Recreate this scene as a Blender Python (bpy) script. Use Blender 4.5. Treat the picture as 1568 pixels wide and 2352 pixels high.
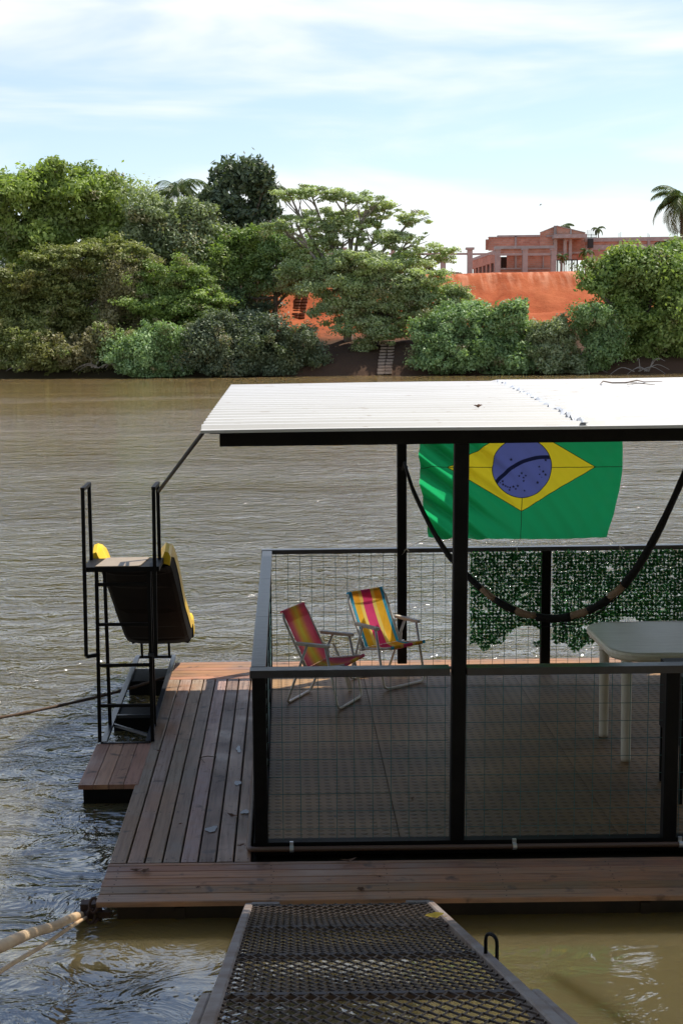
import bpy, bmesh, math, random
import numpy as np
from mathutils import Vector, Matrix

# ------------------------------------------------------------------ scene reset
for o in list(bpy.data.objects): bpy.data.objects.remove(o)
scene = bpy.context.scene
COL = scene.collection
PI = math.pi

# ------------------------------------------------------------------ camera
FPX, U0, V0, CH, ROLL = 3200., 658., 1176., 2.9, 0.0125
PITCH = math.atan(428/FPX)
vF = Vector((0, math.cos(PITCH), -math.sin(PITCH)))
vU = Vector((0, math.sin(PITCH), math.cos(PITCH)))
vR = Vector((1, 0, 0))
cR = vR*math.cos(ROLL) - vU*math.sin(ROLL)
cU = vU*math.cos(ROLL) + vR*math.sin(ROLL)
cam_data = bpy.data.cameras.new('camera')
cam = bpy.data.objects.new('camera', cam_data)
COL.objects.link(cam)
cam.matrix_world = Matrix(((cR.x, cU.x, -vF.x, 0), (cR.y, cU.y, -vF.y, 0), (cR.z, cU.z, -vF.z, CH), (0, 0, 0, 1)))
cam_data.sensor_width = 36.0
cam_data.lens = FPX/2352*36
cam_data.shift_x = (784-U0)/2352
cam_data.clip_start = 0.05
cam_data.clip_end = 5000
scene.camera = cam

# ------------------------------------------------------------------ sun, sky, exposure
SUN = Vector((0.45, 0.29, 1.0)).normalized()
ELEV = math.asin(SUN.z); AZ = math.atan2(SUN.x, SUN.y)
SKY_STRENGTH, SUN_STRENGTH, EXPOSURE = 0.15, 5.0, 0.22
ld = bpy.data.lights.new('sun', 'SUN'); ld.energy = SUN_STRENGTH; ld.angle = math.radians(0.53); ld.color = (1.0, 0.93, 0.82)
lo = bpy.data.objects.new('sun', ld); COL.objects.link(lo)
lo.rotation_euler = SUN.to_track_quat('Z', 'Y').to_euler(); lo.location = (30, 10, 40)
scene.view_settings.view_transform = 'Standard'; scene.view_settings.look = 'None'
scene.view_settings.exposure = EXPOSURE; scene.view_settings.gamma = 1; scene.view_settings.use_curve_mapping = False
world = bpy.data.worlds.new('World'); scene.world = world; world.use_nodes = True
wt = world.node_tree; wt.nodes.clear()
def wn(t, **k):
    n = wt.nodes.new(t)
    for a, b in k.items(): setattr(n, a, b)
    return n
def wl(a, b): wt.links.new(a, b)
sky = wn('ShaderNodeTexSky'); sky.sky_type = 'NISHITA'; sky.sun_disc = False
sky.sun_elevation = ELEV; sky.sun_rotation = AZ; sky.altitude = 200; sky.air_density = 1.0; sky.dust_density = 0.6; sky.ozone_density = 2.6
geo = wn('ShaderNodeTexCoord'); mp = wn('ShaderNodeMapping'); mp.inputs['Scale'].default_value = (3.2, 3.2, 17.0)
mp.inputs['Location'].default_value = (1.3, 0.2, 0.75); mp.inputs['Rotation'].default_value = (0, math.radians(4), 0)
nz = wn('ShaderNodeTexNoise'); nz.inputs['Scale'].default_value = 1.0; nz.inputs['Detail'].default_value = 5; nz.inputs['Roughness'].default_value = 0.5; nz.inputs['Distortion'].default_value = 0.35
wl(geo.outputs['Generated'], mp.inputs['Vector']); wl(mp.outputs[0], nz.inputs['Vector'])
cr = wn('ShaderNodeMapRange'); cr.inputs['From Min'].default_value = 0.38; cr.inputs['From Max'].default_value = 0.64; cr.inputs['To Min'].default_value = 0.20; cr.inputs['To Max'].default_value = 0.97; cr.interpolation_type = 'SMOOTHSTEP'
wl(nz.outputs['Fac'], cr.inputs['Value'])
sx = wn('ShaderNodeSeparateXYZ'); wl(geo.outputs['Generated'], sx.inputs[0])
el = wn('ShaderNodeMapRange'); el.inputs['From Min'].default_value = 0.37; el.inputs['From Max'].default_value = 0.60; el.inputs['To Min'].default_value = 1.0; el.inputs['To Max'].default_value = 0.10; el.interpolation_type = 'SMOOTHSTEP'
wl(sx.outputs['Z'], el.inputs['Value'])
mm = wn('ShaderNodeMath', operation='MULTIPLY'); wl(cr.outputs[0], mm.inputs[0]); wl(el.outputs[0], mm.inputs[1])
sc = wn('ShaderNodeVectorMath', operation='SCALE'); sc.inputs['Scale'].default_value = 1.0; wl(sky.outputs[0], sc.inputs[0])
mix = wn('ShaderNodeMixRGB'); wl(mm.outputs[0], mix.inputs[0]); wl(sc.outputs[0], mix.inputs[1])
cw = 0.98/SKY_STRENGTH
mix.inputs[2].default_value = (0.96*cw, 0.985*cw, 0.99*cw, 1)
bg = wn('ShaderNodeBackground'); bg.inputs['Strength'].default_value = SKY_STRENGTH
out = wn('ShaderNodeOutputWorld'); wl(mix.outputs[0], bg.inputs['Color']); wl(bg.outputs[0], out.inputs['Surface'])

scene.render.engine = 'CYCLES'
scene.cycles.max_bounces = 8; scene.cycles.transparent_max_bounces = 8; scene.cycles.glossy_bounces = 4

# ------------------------------------------------------------------ measuring: pixel of the 1568 x 2352 view -> point on a plane
def ray(u, v):
    a = u-U0; b = V0-v
    wx = a*math.cos(ROLL)+b*math.sin(ROLL); wu = -a*math.sin(ROLL)+b*math.cos(ROLL)
    return vR*wx + vU*wu + vF*FPX
def W(u, v, Y):
    d = ray(u, v); return Vector((0, 0, CH)) + d*(Y/d.y)
def G(u, v, z=0.):
    d = ray(u, v); return Vector((0, 0, CH)) + d*((z-CH)/d.z)

# ------------------------------------------------------------------ materials
def mat(name, base=(.5, .5, .5), rough=.6, metallic=0., spec=.5, var=None, var_scale=3., bump=None, bump_scale=20., bump_dist=.01, stretch=(1, 1, 1), ior=1.45, fine=None):
    """principled material; var = second colour mixed by noise; fine=(colour, scale, lo, hi) spots"""
    m = bpy.data.materials.new(name); m.use_nodes = True; t = m.node_tree; N = t.nodes; L = t.links
    p = N['Principled BSDF']; p.inputs['Base Color'].default_value = (*base, 1); p.inputs['Roughness'].default_value = rough
    p.inputs['Metallic'].default_value = metallic; p.inputs['Specular IOR Level'].default_value = spec; p.inputs['IOR'].default_value = ior
    tc = N.new('ShaderNodeTexCoord'); mp = N.new('ShaderNodeMapping'); mp.inputs['Scale'].default_value = stretch
    L.new(tc.outputs['Object'], mp.inputs['Vector'])
    col = None
    if var:
        n = N.new('ShaderNodeTexNoise'); n.inputs['Scale'].default_value = var_scale; n.inputs['Detail'].default_value = 6; n.inputs['Roughness'].default_value = .62
        L.new(mp.outputs[0], n.inputs['Vector'])
        r = N.new('ShaderNodeMapRange'); r.inputs['From Min'].default_value = .32; r.inputs['From Max'].default_value = .68; L.new(n.outputs['Fac'], r.inputs['Value'])
        mx = N.new('ShaderNodeMixRGB'); mx.inputs[1].default_value = (*base, 1); mx.inputs[2].default_value = (*var, 1); L.new(r.outputs[0], mx.inputs[0]); col = mx.outputs[0]
    if fine:
        n = N.new('ShaderNodeTexNoise'); n.inputs['Scale'].default_value = fine[1]; n.inputs['Detail'].default_value = 4
        L.new(mp.outputs[0], n.inputs['Vector'])
        r = N.new('ShaderNodeMapRange'); r.inputs['From Min'].default_value = fine[2]; r.inputs['From Max'].default_value = fine[3]; L.new(n.outputs['Fac'], r.inputs['Value'])
        mx = N.new('ShaderNodeMixRGB'); mx.inputs[2].default_value = (*fine[0], 1); L.new(r.outputs[0], mx.inputs[0])
        if col: L.new(col, mx.inputs[1])
        else: mx.inputs[1].default_value = (*base, 1)
        col = mx.outputs[0]
    if col: L.new(col, p.inputs['Base Color'])
    if bump:
        n = N.new('ShaderNodeTexNoise'); n.inputs['Scale'].default_value = bump_scale; n.inputs['Detail'].default_value = 5
        L.new(mp.outputs[0], n.inputs['Vector'])
        b = N.new('ShaderNodeBump'); b.inputs['Strength'].default_value = bump; b.inputs['Distance'].default_value = bump_dist
        L.new(n.outputs['Fac'], b.inputs['Height']); L.new(b.outputs[0], p.inputs['Normal'])
    return m

M = {}
M['black'] = mat('black_paint', (.004, .004, .0042), .55, spec=.16, var=(.010, .0095, .0095), var_scale=6, bump=.15, bump_scale=30)
M['rail'] = mat('rail_paint', (.018, .020, .026), .32, var=(.038, .042, .052), var_scale=9, bump=.2, bump_scale=18, spec=1.)
M['grate'] = mat('grate_steel', (.105, .082, .070), .5, metallic=.3, var=(.045, .032, .026), var_scale=8)
M['beamsteel'] = mat('beam_steel', (.30, .265, .25), .5, metallic=.2, var=(.17, .115, .09), var_scale=7, bump=.3, bump_scale=15)
M['roof'] = mat('roof_white', (.58, .58, .585), .5, var=(.49, .485, .475), var_scale=1.6, stretch=(.35, 3, 1), fine=((.30, .24, .19), 22, .66, .76))
M['wire'] = mat('mesh_wire', (.06, .16, .145), .5, var=(.04, .10, .09), var_scale=20)
M['hull'] = mat('hull_steel', (.02, .018, .016), .6, var=(.05, .035, .025), var_scale=4)
M['pipe'] = mat('pipe_brown', (.13, .075, .05), .45)
M['clip'] = mat('clip_metal', (.7, .7, .7), .3, metallic=.6)
M['white_plastic'] = mat('table_plastic', (.86, .80, .66), .42, var=(.70, .64, .50), var_scale=5, stretch=(1, 14, 14), fine=((.25, .22, .19), 30, .66, .78))
M['leg_plastic'] = mat('table_leg_plastic', (.62, .57, .46), .4, var=(.52, .46, .36), var_scale=4)
M['alu'] = mat('chair_tube', (.66, .64, .60), .36, metallic=.25, var=(.52, .46, .40), var_scale=14)
M['armrest'] = mat('armrest_plastic', (.62, .56, .48), .5, var=(.5, .43, .34), var_scale=12)
M['yellow'] = mat('slide_yellow', (.95, .62, .02), .35, var=(.88, .55, .02), var_scale=3)
M['under'] = mat('slide_underside', (.004, .0035, .0025), .8, spec=.08, var=(.010, .008, .006), var_scale=3)
M['tan'] = mat('platform_tan', (.36, .29, .21), .5, var=(.28, .22, .16), var_scale=6)
M['ropeblack'] = mat('hammock_black', (.012, .011, .011), .85, bump=.6, bump_scale=60)
M['ropetan'] = mat('hammock_tan', (.34, .23, .15), .85, bump=.6, bump_scale=60)
M['rope'] = mat('rope', (.11, .07, .045), .9, bump=1, bump_scale=80)
M['pole'] = mat('pole_wood', (.66, .48, .29), .55, var=(.50, .33, .19), var_scale=5)
M['chain'] = mat('chain_rust', (.05, .03, .022), .7, var=(.09, .045, .03), var_scale=20)
M['dryleaf'] = mat('dry_leaf', (.10, .045, .025), .8, var=(.17, .08, .04), var_scale=30)
M['yleaf'] = mat('yellow_leaf', (.75, .48, .05), .6)
M['twig'] = mat('twig', (.12, .085, .06), .9)
M['puddle'] = mat('puddle_water', (.03, .022, .018), .10, ior=1.33)
M['string'] = mat('string', (.7, .68, .62), .8)
M['tape'] = mat('tape_plastic', (.62, .64, .67), .4, var=(.42, .46, .55), var_scale=26)
M['bark'] = mat('bark', (.17, .14, .11), .9, var=(.09, .07, .055), var_scale=3, bump=.6, bump_scale=8, bump_dist=.03)
M['palebark'] = mat('pale_bark', (.33, .29, .25), .9, var=(.20, .17, .14), var_scale=3)
M['concrete'] = mat('concrete', (.42, .38, .35), .85, var=(.33, .29, .27), var_scale=2, fine=((.52, .48, .45), 5, .6, .75))
M['darkmetal'] = mat('gate_metal', (.02, .02, .02), .5)
M['void'] = mat('opening_dark', (.03, .022, .018), .9)  # solid dark panels standing in for the unlit inside of openings
M['bird'] = mat('bird', (.03, .03, .03), .9)
M['step'] = mat('step_tyre', (.36, .17, .10), .9, var=(.24, .11, .07), var_scale=3)
M['stepgrey'] = mat('step_grey', (.42, .33, .26), .9, var=(.30, .22, .17), var_scale=2)

def wood_mat(name, axis, base, var, dark):
    m = bpy.data.materials.new(name); m.use_nodes = True; t = m.node_tree; N = t.nodes; L = t.links
    p = N['Principled BSDF']; p.inputs['Specular IOR Level'].default_value = .45
    tc = N.new('ShaderNodeTexCoord')
    mp = N.new('ShaderNodeMapping'); s = (1.2, 22, 10) if axis == 'x' else (22, 1.2, 10); mp.inputs['Scale'].default_value = s
    L.new(tc.outputs['Object'], mp.inputs['Vector'])
    g = N.new('ShaderNodeTexNoise'); g.inputs['Scale'].default_value = 2.2; g.inputs['Detail'].default_value = 7; g.inputs['Roughness'].default_value = .65; L.new(mp.outputs[0], g.inputs['Vector'])
    w = N.new('ShaderNodeTexNoise'); w.inputs['Scale'].default_value = 2.7; w.inputs['Detail'].default_value = 6; w.inputs['Roughness'].default_value = .6; L.new(tc.outputs['Object'], w.inputs['Vector'])
    a = N.new('ShaderNodeAttribute'); a.attribute_name = 'tint'
    m1 = N.new('ShaderNodeMixRGB'); m1.inputs[1].default_value = (*base, 1); m1.inputs[2].default_value = (*var, 1)
    r1 = N.new('ShaderNodeMapRange'); r1.inputs['From Min'].default_value = .40; r1.inputs['From Max'].default_value = .58; L.new(w.outputs['Fac'], r1.inputs['Value']); L.new(r1.outputs[0], m1.inputs[0])
    m2 = N.new('ShaderNodeMixRGB'); m2.inputs[2].default_value = (*dark, 1); L.new(m1.outputs[0], m2.inputs[1])
    r2 = N.new('ShaderNodeMapRange'); r2.inputs['From Min'].default_value = .47; r2.inputs['From Max'].default_value = .74; r2.inputs['To Max'].default_value = .92; L.new(g.outputs['Fac'], r2.inputs['Value']); L.new(r2.outputs[0], m2.inputs[0])
    m3 = N.new('ShaderNodeMixRGB'); m3.blend_type = 'MULTIPLY'; m3.inputs[0].default_value = 1; L.new(m2.outputs[0], m3.inputs[1]); L.new(a.outputs['Color'], m3.inputs[2])
    # dark knots and stains
    k = N.new('ShaderNodeTexNoise'); k.inputs['Scale'].default_value = 9; k.inputs['Detail'].default_value = 3; L.new(tc.outputs['Object'], k.inputs['Vector'])
    r4 = N.new('ShaderNodeMapRange'); r4.inputs['From Min'].default_value = .61; r4.inputs['From Max'].default_value = .74; r4.inputs['To Max'].default_value = .8; L.new(k.outputs['Fac'], r4.inputs['Value'])
    m4 = N.new('ShaderNodeMixRGB'); m4.inputs[2].default_value = (.03, .02, .018, 1); L.new(r4.outputs[0], m4.inputs[0]); L.new(m3.outputs[0], m4.inputs[1])
    L.new(m4.outputs[0], p.inputs['Base Color'])
    rr = N.new('ShaderNodeMapRange'); rr.inputs['From Min'].default_value = .35; rr.inputs['From Max'].default_value = .65; rr.inputs['To Min'].default_value = .38; rr.inputs['To Max'].default_value = .7; L.new(w.outputs['Fac'], rr.inputs['Value']); L.new(rr.outputs[0], p.inputs['Roughness'])
    b = N.new('ShaderNodeBump'); b.inputs['Strength'].default_value = .5; b.inputs['Distance'].default_value = .004; L.new(g.outputs['Fac'], b.inputs['Height']); L.new(b.outputs[0], p.inputs['Normal'])
    return m
M['woody'] = wood_mat('deck_wood_side', 'y', (.31, .172, .105), (.32, .235, .185), (.14, .072, .042))
M['woodx'] = wood_mat('deck_wood_front', 'x', (.31, .175, .105), (.40, .195, .10), (.14, .072, .042))
M['woodstep'] = wood_mat('deck_wood_step', 'y', (.42, .20, .11), (.48, .25, .15), (.22, .10, .06))

def leaf_mat(name, c1, c2, trans=.30, c3=None):
    m = bpy.data.materials.new(name); m.use_nodes = True; t = m.node_tree; N = t.nodes; L = t.links
    p = N['Principled BSDF']; p.inputs['Roughness'].default_value = .5; p.inputs['Specular IOR Level'].default_value = .35
    a = N.new('ShaderNodeAttribute'); a.attribute_name = 'tint'
    mx = N.new('ShaderNodeMixRGB'); mx.inputs[1].default_value = (*c1, 1); mx.inputs[2].default_value = (*c2, 1); L.new(a.outputs['Fac'], mx.inputs[0])
    col = mx.outputs[0]
    if c3:
        tc = N.new('ShaderNodeTexCoord'); n = N.new('ShaderNodeTexNoise'); n.inputs['Scale'].default_value = .45; n.inputs['Detail'].default_value = 3; L.new(tc.outputs['Object'], n.inputs['Vector'])
        r = N.new('ShaderNodeMapRange'); r.inputs['From Min'].default_value = .48; r.inputs['From Max'].default_value = .68; r.inputs['To Max'].default_value = .75; L.new(n.outputs['Fac'], r.inputs['Value'])
        m2 = N.new('ShaderNodeMixRGB'); L.new(r.outputs[0], m2.inputs[0]); L.new(col, m2.inputs[1]); m2.inputs[2].default_value = (*c3, 1); col = m2.outputs[0]
    L.new(col, p.inputs['Base Color'])
    tr = N.new('ShaderNodeBsdfTranslucent'); mv = N.new('ShaderNodeMixRGB'); mv.blend_type = 'MULTIPLY'; mv.inputs[0].default_value = 1; mv.inputs[2].default_value = (1.5, 1.7, .6, 1); L.new(col, mv.inputs[1]); L.new(mv.outputs[0], tr.inputs['Color'])
    ms = N.new('ShaderNodeMixShader'); ms.inputs[0].default_value = trans
    L.new(p.outputs[0], ms.inputs[1]); L.new(tr.outputs[0], ms.inputs[2]); L.new(ms.outputs[0], N['Material Output'].inputs['Surface'])
    return m
M['leaf_broad'] = leaf_mat('leaf_broad', (0.135, 0.191, 0.051), (0.404, 0.490, 0.139), .32, (0.229, 0.271, 0.092))
M['leaf_olive'] = leaf_mat('leaf_olive', (0.130, 0.159, 0.050), (0.343, 0.363, 0.126), .30, (0.274, 0.232, 0.094))
M['leaf_grey'] = leaf_mat('leaf_grey_green', (0.154, 0.191, 0.103), (0.404, 0.454, 0.266), .28, (0.229, 0.271, 0.129))
M['leaf_bright'] = leaf_mat('leaf_bright', (0.130, 0.197, 0.055), (0.343, 0.441, 0.138), .34, (0.222, 0.268, 0.094))
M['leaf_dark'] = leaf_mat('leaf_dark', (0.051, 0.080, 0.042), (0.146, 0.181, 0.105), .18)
M['leaf_umbrella'] = leaf_mat('leaf_umbrella', (0.217, 0.277, 0.147), (0.555, 0.600, 0.340), .32, (0.385, 0.464, 0.205))
M['leaf_vine'] = leaf_mat('leaf_vine', (0.132, 0.207, 0.084), (0.377, 0.512, 0.252), .28, (0.207, 0.296, 0.094))
M['leaf_shade'] = leaf_mat('leaf_shade', (0.082, 0.111, 0.063), (0.238, 0.278, 0.168), .22, (0.110, 0.143, 0.063))  # darker leaf green painted in place of shade on the low bushes
M['leaf_brown'] = leaf_mat('leaf_brown', (0.156, 0.140, 0.071), (0.325, 0.289, 0.152), .22, (0.163, 0.180, 0.068))
M['palm'] = leaf_mat('palm_leaf', (0.047, 0.082, 0.023), (0.137, 0.183, 0.053), .25)
M['palmyellow'] = leaf_mat('palm_yellow', (0.280, 0.367, 0.052), (0.875, 0.735, 0.070), .35)
M['ivy'] = leaf_mat('ivy_leaf', (.022, .10, .05), (.07, .26, .135), .45)

# ------------------------------------------------------------------ object helpers
OFF = {}
def tag(o, label=None, cat=None, group=None, kind=None):
    if label: o['label'] = label
    if cat: o['category'] = cat
    if group: o['group'] = group
    if kind: o['kind'] = kind
    return o
def thing(name, label, cat, loc=(0, 0, 0), group=None, local=False):
    o = bpy.data.objects.new(name, None); COL.objects.link(o); o.empty_display_size = .1
    o.location = loc; OFF[o] = Vector((0, 0, 0)) if local else Vector(loc)
    return tag(o, label, cat, group)
def link_mesh(name, verts, faces, mats, parent=None, mi=None, smooth=False, label=None, attr=None):
    """verts in world coordinates (or local to a 'local' thing)"""
    V = np.asarray(verts, dtype=np.float64)
    if parent is not None:
        off = OFF[parent]
    else:
        off = Vector(((V[:, 0].min()+V[:, 0].max())/2, (V[:, 1].min()+V[:, 1].max())/2, V[:, 2].min()))
    V = V-np.array(off)
    me = bpy.data.meshes.new(name)
    me.from_pydata(V.tolist(), [], faces)
    if not isinstance(mats, (list, tuple)): mats = [mats]
    for m in mats: me.materials.append(m)
    if mi is not None: me.polygons.foreach_set('material_index', np.asarray(mi, dtype=np.int32))
    if smooth: me.polygons.foreach_set('use_smooth', np.ones(len(me.polygons), dtype=bool))
    if attr is not None:
        a = me.color_attributes.new('tint', 'FLOAT_COLOR', 'CORNER')
        tot = np.zeros(len(me.polygons), dtype=np.int32); me.polygons.foreach_get('loop_total', tot)
        c = np.repeat(np.asarray(attr, dtype=np.float32), tot, axis=0)
        a.data.foreach_set('color', c.ravel())
    me.update()
    o = bpy.data.objects.new(name, me); COL.objects.link(o)
    if parent is not None: o.parent = parent
    else: o.location = off
    OFF[o] = Vector(off)
    if label: o['label'] = label
    return o
class MB:
    def __init__(s): s.v = []; s.f = []; s.mi = []; s.t = []; s.cur = 0; s.tint = 1.
    def add(s, vs, fs):
        n = len(s.v); s.v += [tuple(v) for v in vs]
        for f in fs: s.f.append([n+i for i in f]); s.mi.append(s.cur); s.t.append((s.tint if isinstance(s.tint, tuple) else (s.tint,)*3)+(1,))
        return s
    def box(s, x0, x1, y0, y1, z0, z1):
        vs = [(x, y, z) for z in (z0, z1) for y in (y0, y1) for x in (x0, x1)]
        return s.add(vs, [(0, 2, 3, 1), (4, 5, 7, 6), (0, 1, 5, 4), (2, 6, 7, 3), (0, 4, 6, 2), (1, 3, 7, 5)])
    def bar(s, a, b, w, h=None, up=(0, 0, 1), bevel=0):
        a = Vector(a); b = Vector(b); h = h or w; d = (b-a).normalized(); upv = Vector(up)
        if abs(d.dot(upv)) > .98: upv = Vector((0, 1, 0))
        r = d.cross(upv).normalized(); u = r.cross(d)
        if bevel:
            c = bevel
            pr = [(-w/2+c, -h/2), (w/2-c, -h/2), (w/2, -h/2+c), (w/2, h/2-c), (w/2-c, h/2), (-w/2+c, h/2), (-w/2, h/2-c), (-w/2, -h/2+c)]
        else: pr = [(-w/2, -h/2), (w/2, -h/2), (w/2, h/2), (-w/2, h/2)]
        n = len(pr)
        vs = [p+r*x+u*y for p in (a, b) for x, y in pr]
        return s.add(vs, [(i, (i+1) % n, n+(i+1) % n, n+i) for i in range(n)]+[tuple(range(n-1, -1, -1)), tuple(range(n, 2*n))])
    def tube(s, pts, r, n=8, cap=True, closed=False):
        P = [Vector(p) for p in pts]; R = r if isinstance(r, (list, tuple)) else [r]*len(P)
        k = len(P); ref = None; vs = []
        for i in range(k):
            if closed: d = P[(i+1) % k]-P[i-1]
            else: d = P[min(i+1, k-1)]-P[max(i-1, 0)]
            d.normalize()
            if ref is None: ref = Vector((0, 0, 1)) if abs(d.z) < .9 else Vector((1, 0, 0))
            a = d.cross(ref).normalized(); b = a.cross(d).normalized(); ref = b
            for j in range(n):
                t = 2*PI*j/n; vs.append(P[i]+(a*math.cos(t)+b*math.sin(t))*R[i])
        fs = []
        for i in range(k if closed else k-1):
            for j in range(n): fs.append((i*n+j, i*n+(j+1) % n, ((i+1) % k)*n+(j+1) % n, ((i+1) % k)*n+j))
        if cap and not closed: fs += [tuple(range(n-1, -1, -1)), tuple(range((k-1)*n, k*n))]
        return s.add(vs, fs)
    def grid(s, fn, nu, nv):
        vs = [fn(i/nu, j/nv) for j in range(nv+1) for i in range(nu+1)]
        return s.add(vs, [(j*(nu+1)+i, j*(nu+1)+i+1, (j+1)*(nu+1)+i+1, (j+1)*(nu+1)+i) for j in range(nv) for i in range(nu)])
    def build(s, name, mats, parent=None, smooth=False, label=None):
        return link_mesh(name, s.v, s.f, mats, parent, s.mi, smooth, label, s.t)
def single(name, mb, mats, label, cat, group=None, kind=None, smooth=False):
    return tag(mb.build(name, mats, None, smooth), label, cat, group, kind)
def bevel(o, w=.003, seg=2):
    m = o.modifiers.new('bevel', 'BEVEL'); m.width = w; m.segments = seg; m.limit_method = 'ANGLE'; return o
def arc_pts(c, r, a0, a1, n, plane='xz'):
    out = []
    for i in range(n+1):
        a = a0+(a1-a0)*i/n
        if plane == 'xz': out.append((c[0]+r*math.cos(a), c[1], c[2]+r*math.sin(a)))
        else: out.append((c[0]+r*math.cos(a), c[1]+r*math.sin(a), c[2]))
    return out
def fillet(pts, r, n=5):
    P = [Vector(p) for p in pts]; out = [P[0]]
    for i in range(1, len(P)-1):
        a = (P[i-1]-P[i]); b = (P[i+1]-P[i]); rr = min(r, a.length*.49, b.length*.49)
        p0 = P[i]+a.normalized()*rr; p1 = P[i]+b.normalized()*rr
        for k in range(n+1):
            t = k/n; out.append(p0*(1-t)**2+P[i]*2*t*(1-t)+p1*t*t)
    out.append(P[-1]); return out

# ------------------------------------------------------------------ setting: water
ZW = -.13
def water_mat():
    m = bpy.data.materials.new('river_water'); m.use_nodes = True; t = m.node_tree; N = t.nodes; L = t.links
    p = N['Principled BSDF']; p.subsurface_method = 'BURLEY'; p.inputs['Subsurface Weight'].default_value = .9; p.inputs['Subsurface Radius'].default_value = (1., .85, .45); p.inputs['Subsurface Scale'].default_value = .6
    p.inputs['Roughness'].default_value = .05; p.inputs['IOR'].default_value = 2.7
    tc = N.new('ShaderNodeTexCoord')
    def noise(scale, sx, sy, det, rough=.55, dist=0., rot=0.):
        mp = N.new('ShaderNodeMapping'); mp.inputs['Scale'].default_value = (sx, sy, 1); mp.inputs['Rotation'].default_value = (0, 0, rot); L.new(tc.outputs['Object'], mp.inputs['Vector'])
        n = N.new('ShaderNodeTexNoise'); n.inputs['Scale'].default_value = scale; n.inputs['Detail'].default_value = det; n.inputs['Roughness'].default_value = rough; n.inputs['Distortion'].default_value = dist
        L.new(mp.outputs[0], n.inputs['Vector']); return n.outputs['Fac']
    def math_(op, a, b=None, c=None):
        n = N.new('ShaderNodeMath'); n.operation = op
        for i, v in enumerate((a, b, c)):
            if v is None: continue
            if isinstance(v, (int, float)): n.inputs[i].default_value = v
            else: L.new(v, n.inputs[i])
        return n.outputs[0]
    big = noise(.6, .7, 1.2, 4, .55, 1.2, .22)
    mid = noise(2.7, .8, 1.15, 4, .6, 1.0, -.16)
    sml = noise(7.5, .8, 1.3, 2, .5, .6, .2)
    h = math_('ADD', math_('MULTIPLY', big, .13), math_('ADD', math_('MULTIPLY', mid, .088), math_('MULTIPLY', sml, .014)))
    # sheltered water between the float and the bank is nearly flat
    s = N.new('ShaderNodeSeparateXYZ'); L.new(tc.outputs['Object'], s.inputs[0])
    def mr(v, a, b, c, d):
        n = N.new('ShaderNodeMapRange'); n.inputs['From Min'].default_value = a; n.inputs['From Max'].default_value = b; n.inputs['To Min'].default_value = c; n.inputs['To Max'].default_value = d; n.interpolation_type = 'SMOOTHSTEP'
        L.new(v, n.inputs['Value']); return n.outputs[0]
    shelter = math_('MULTIPLY', mr(s.outputs['X'], -1.6, -.2, 0, 1), mr(s.outputs['Y'], 6.5, 8.5, 1, 0))
    lee = mr(s.outputs['Y'], 30, 82, 0, .66)      # calm strip along the far bank
    near = mr(s.outputs['Y'], 5, 11, .15, 0)
    k = math_('MULTIPLY', math_('SUBTRACT', 1, math_('MULTIPLY', shelter, .86)), math_('MULTIPLY', math_('SUBTRACT', 1, lee), math_('SUBTRACT', 1, near)))
    patch = mr(noise(.11, .5, 1.4, 2), .35, .65, .5, 1.25)
    k = math_('MULTIPLY', k, patch)
    h = math_('MULTIPLY', h, k)
    b = N.new('ShaderNodeBump'); b.inputs['Strength'].default_value = 1.; b.inputs['Distance'].default_value = 1.; L.new(h, b.inputs['Height']); L.new(b.outputs[0], p.inputs['Normal'])
    mx = N.new('ShaderNodeMixRGB'); mx.inputs[1].default_value = (.106, .087, .041, 1); mx.inputs[2].default_value = (.235, .165, .072, 1)  # shade near and brightness far out put into the base colour by distance
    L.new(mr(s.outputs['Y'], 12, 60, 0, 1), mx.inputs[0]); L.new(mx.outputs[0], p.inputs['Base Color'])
    return m
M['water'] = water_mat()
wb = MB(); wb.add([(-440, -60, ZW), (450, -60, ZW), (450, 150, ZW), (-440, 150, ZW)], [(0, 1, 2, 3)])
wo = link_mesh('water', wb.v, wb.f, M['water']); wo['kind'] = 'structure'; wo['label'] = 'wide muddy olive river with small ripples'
# object coordinates of the water = world coordinates
wo.location = (0, 0, 0)
me = wo.data
for i, v in enumerate(wb.v): me.vertices[i].co = v

# ------------------------------------------------------------------ setting: far bank terrain
rng = np.random.default_rng(7)
def vnoise(x, y, seed=0):
    x = np.asarray(x, float); y = np.asarray(y, float)
    xi = np.floor(x).astype(int); yi = np.floor(y).astype(int); xf = x-xi; yf = y-yi
    def h(a, b): return np.modf(np.abs(np.sin(a*127.1+b*311.7+seed*74.7)*43758.5453))[0]
    u = xf*xf*(3-2*xf); v = yf*yf*(3-2*yf)
    return (h(xi, yi)*(1-u)+h(xi+1, yi)*u)*(1-v)+(h(xi, yi+1)*(1-u)+h(xi+1, yi+1)*u)*v
def fbm(x, y, seed=0, o=4):
    s = 0; a = .5
    for i in range(o): s = s+a*vnoise(x*2**i, y*2**i, seed+i); a *= .5
    return s
def shore(x): return 84.6-.129*np.asarray(x, float)+.8*(fbm(np.asarray(x, float)*.15, 0*np.asarray(x, float), 3)-.5)
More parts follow.
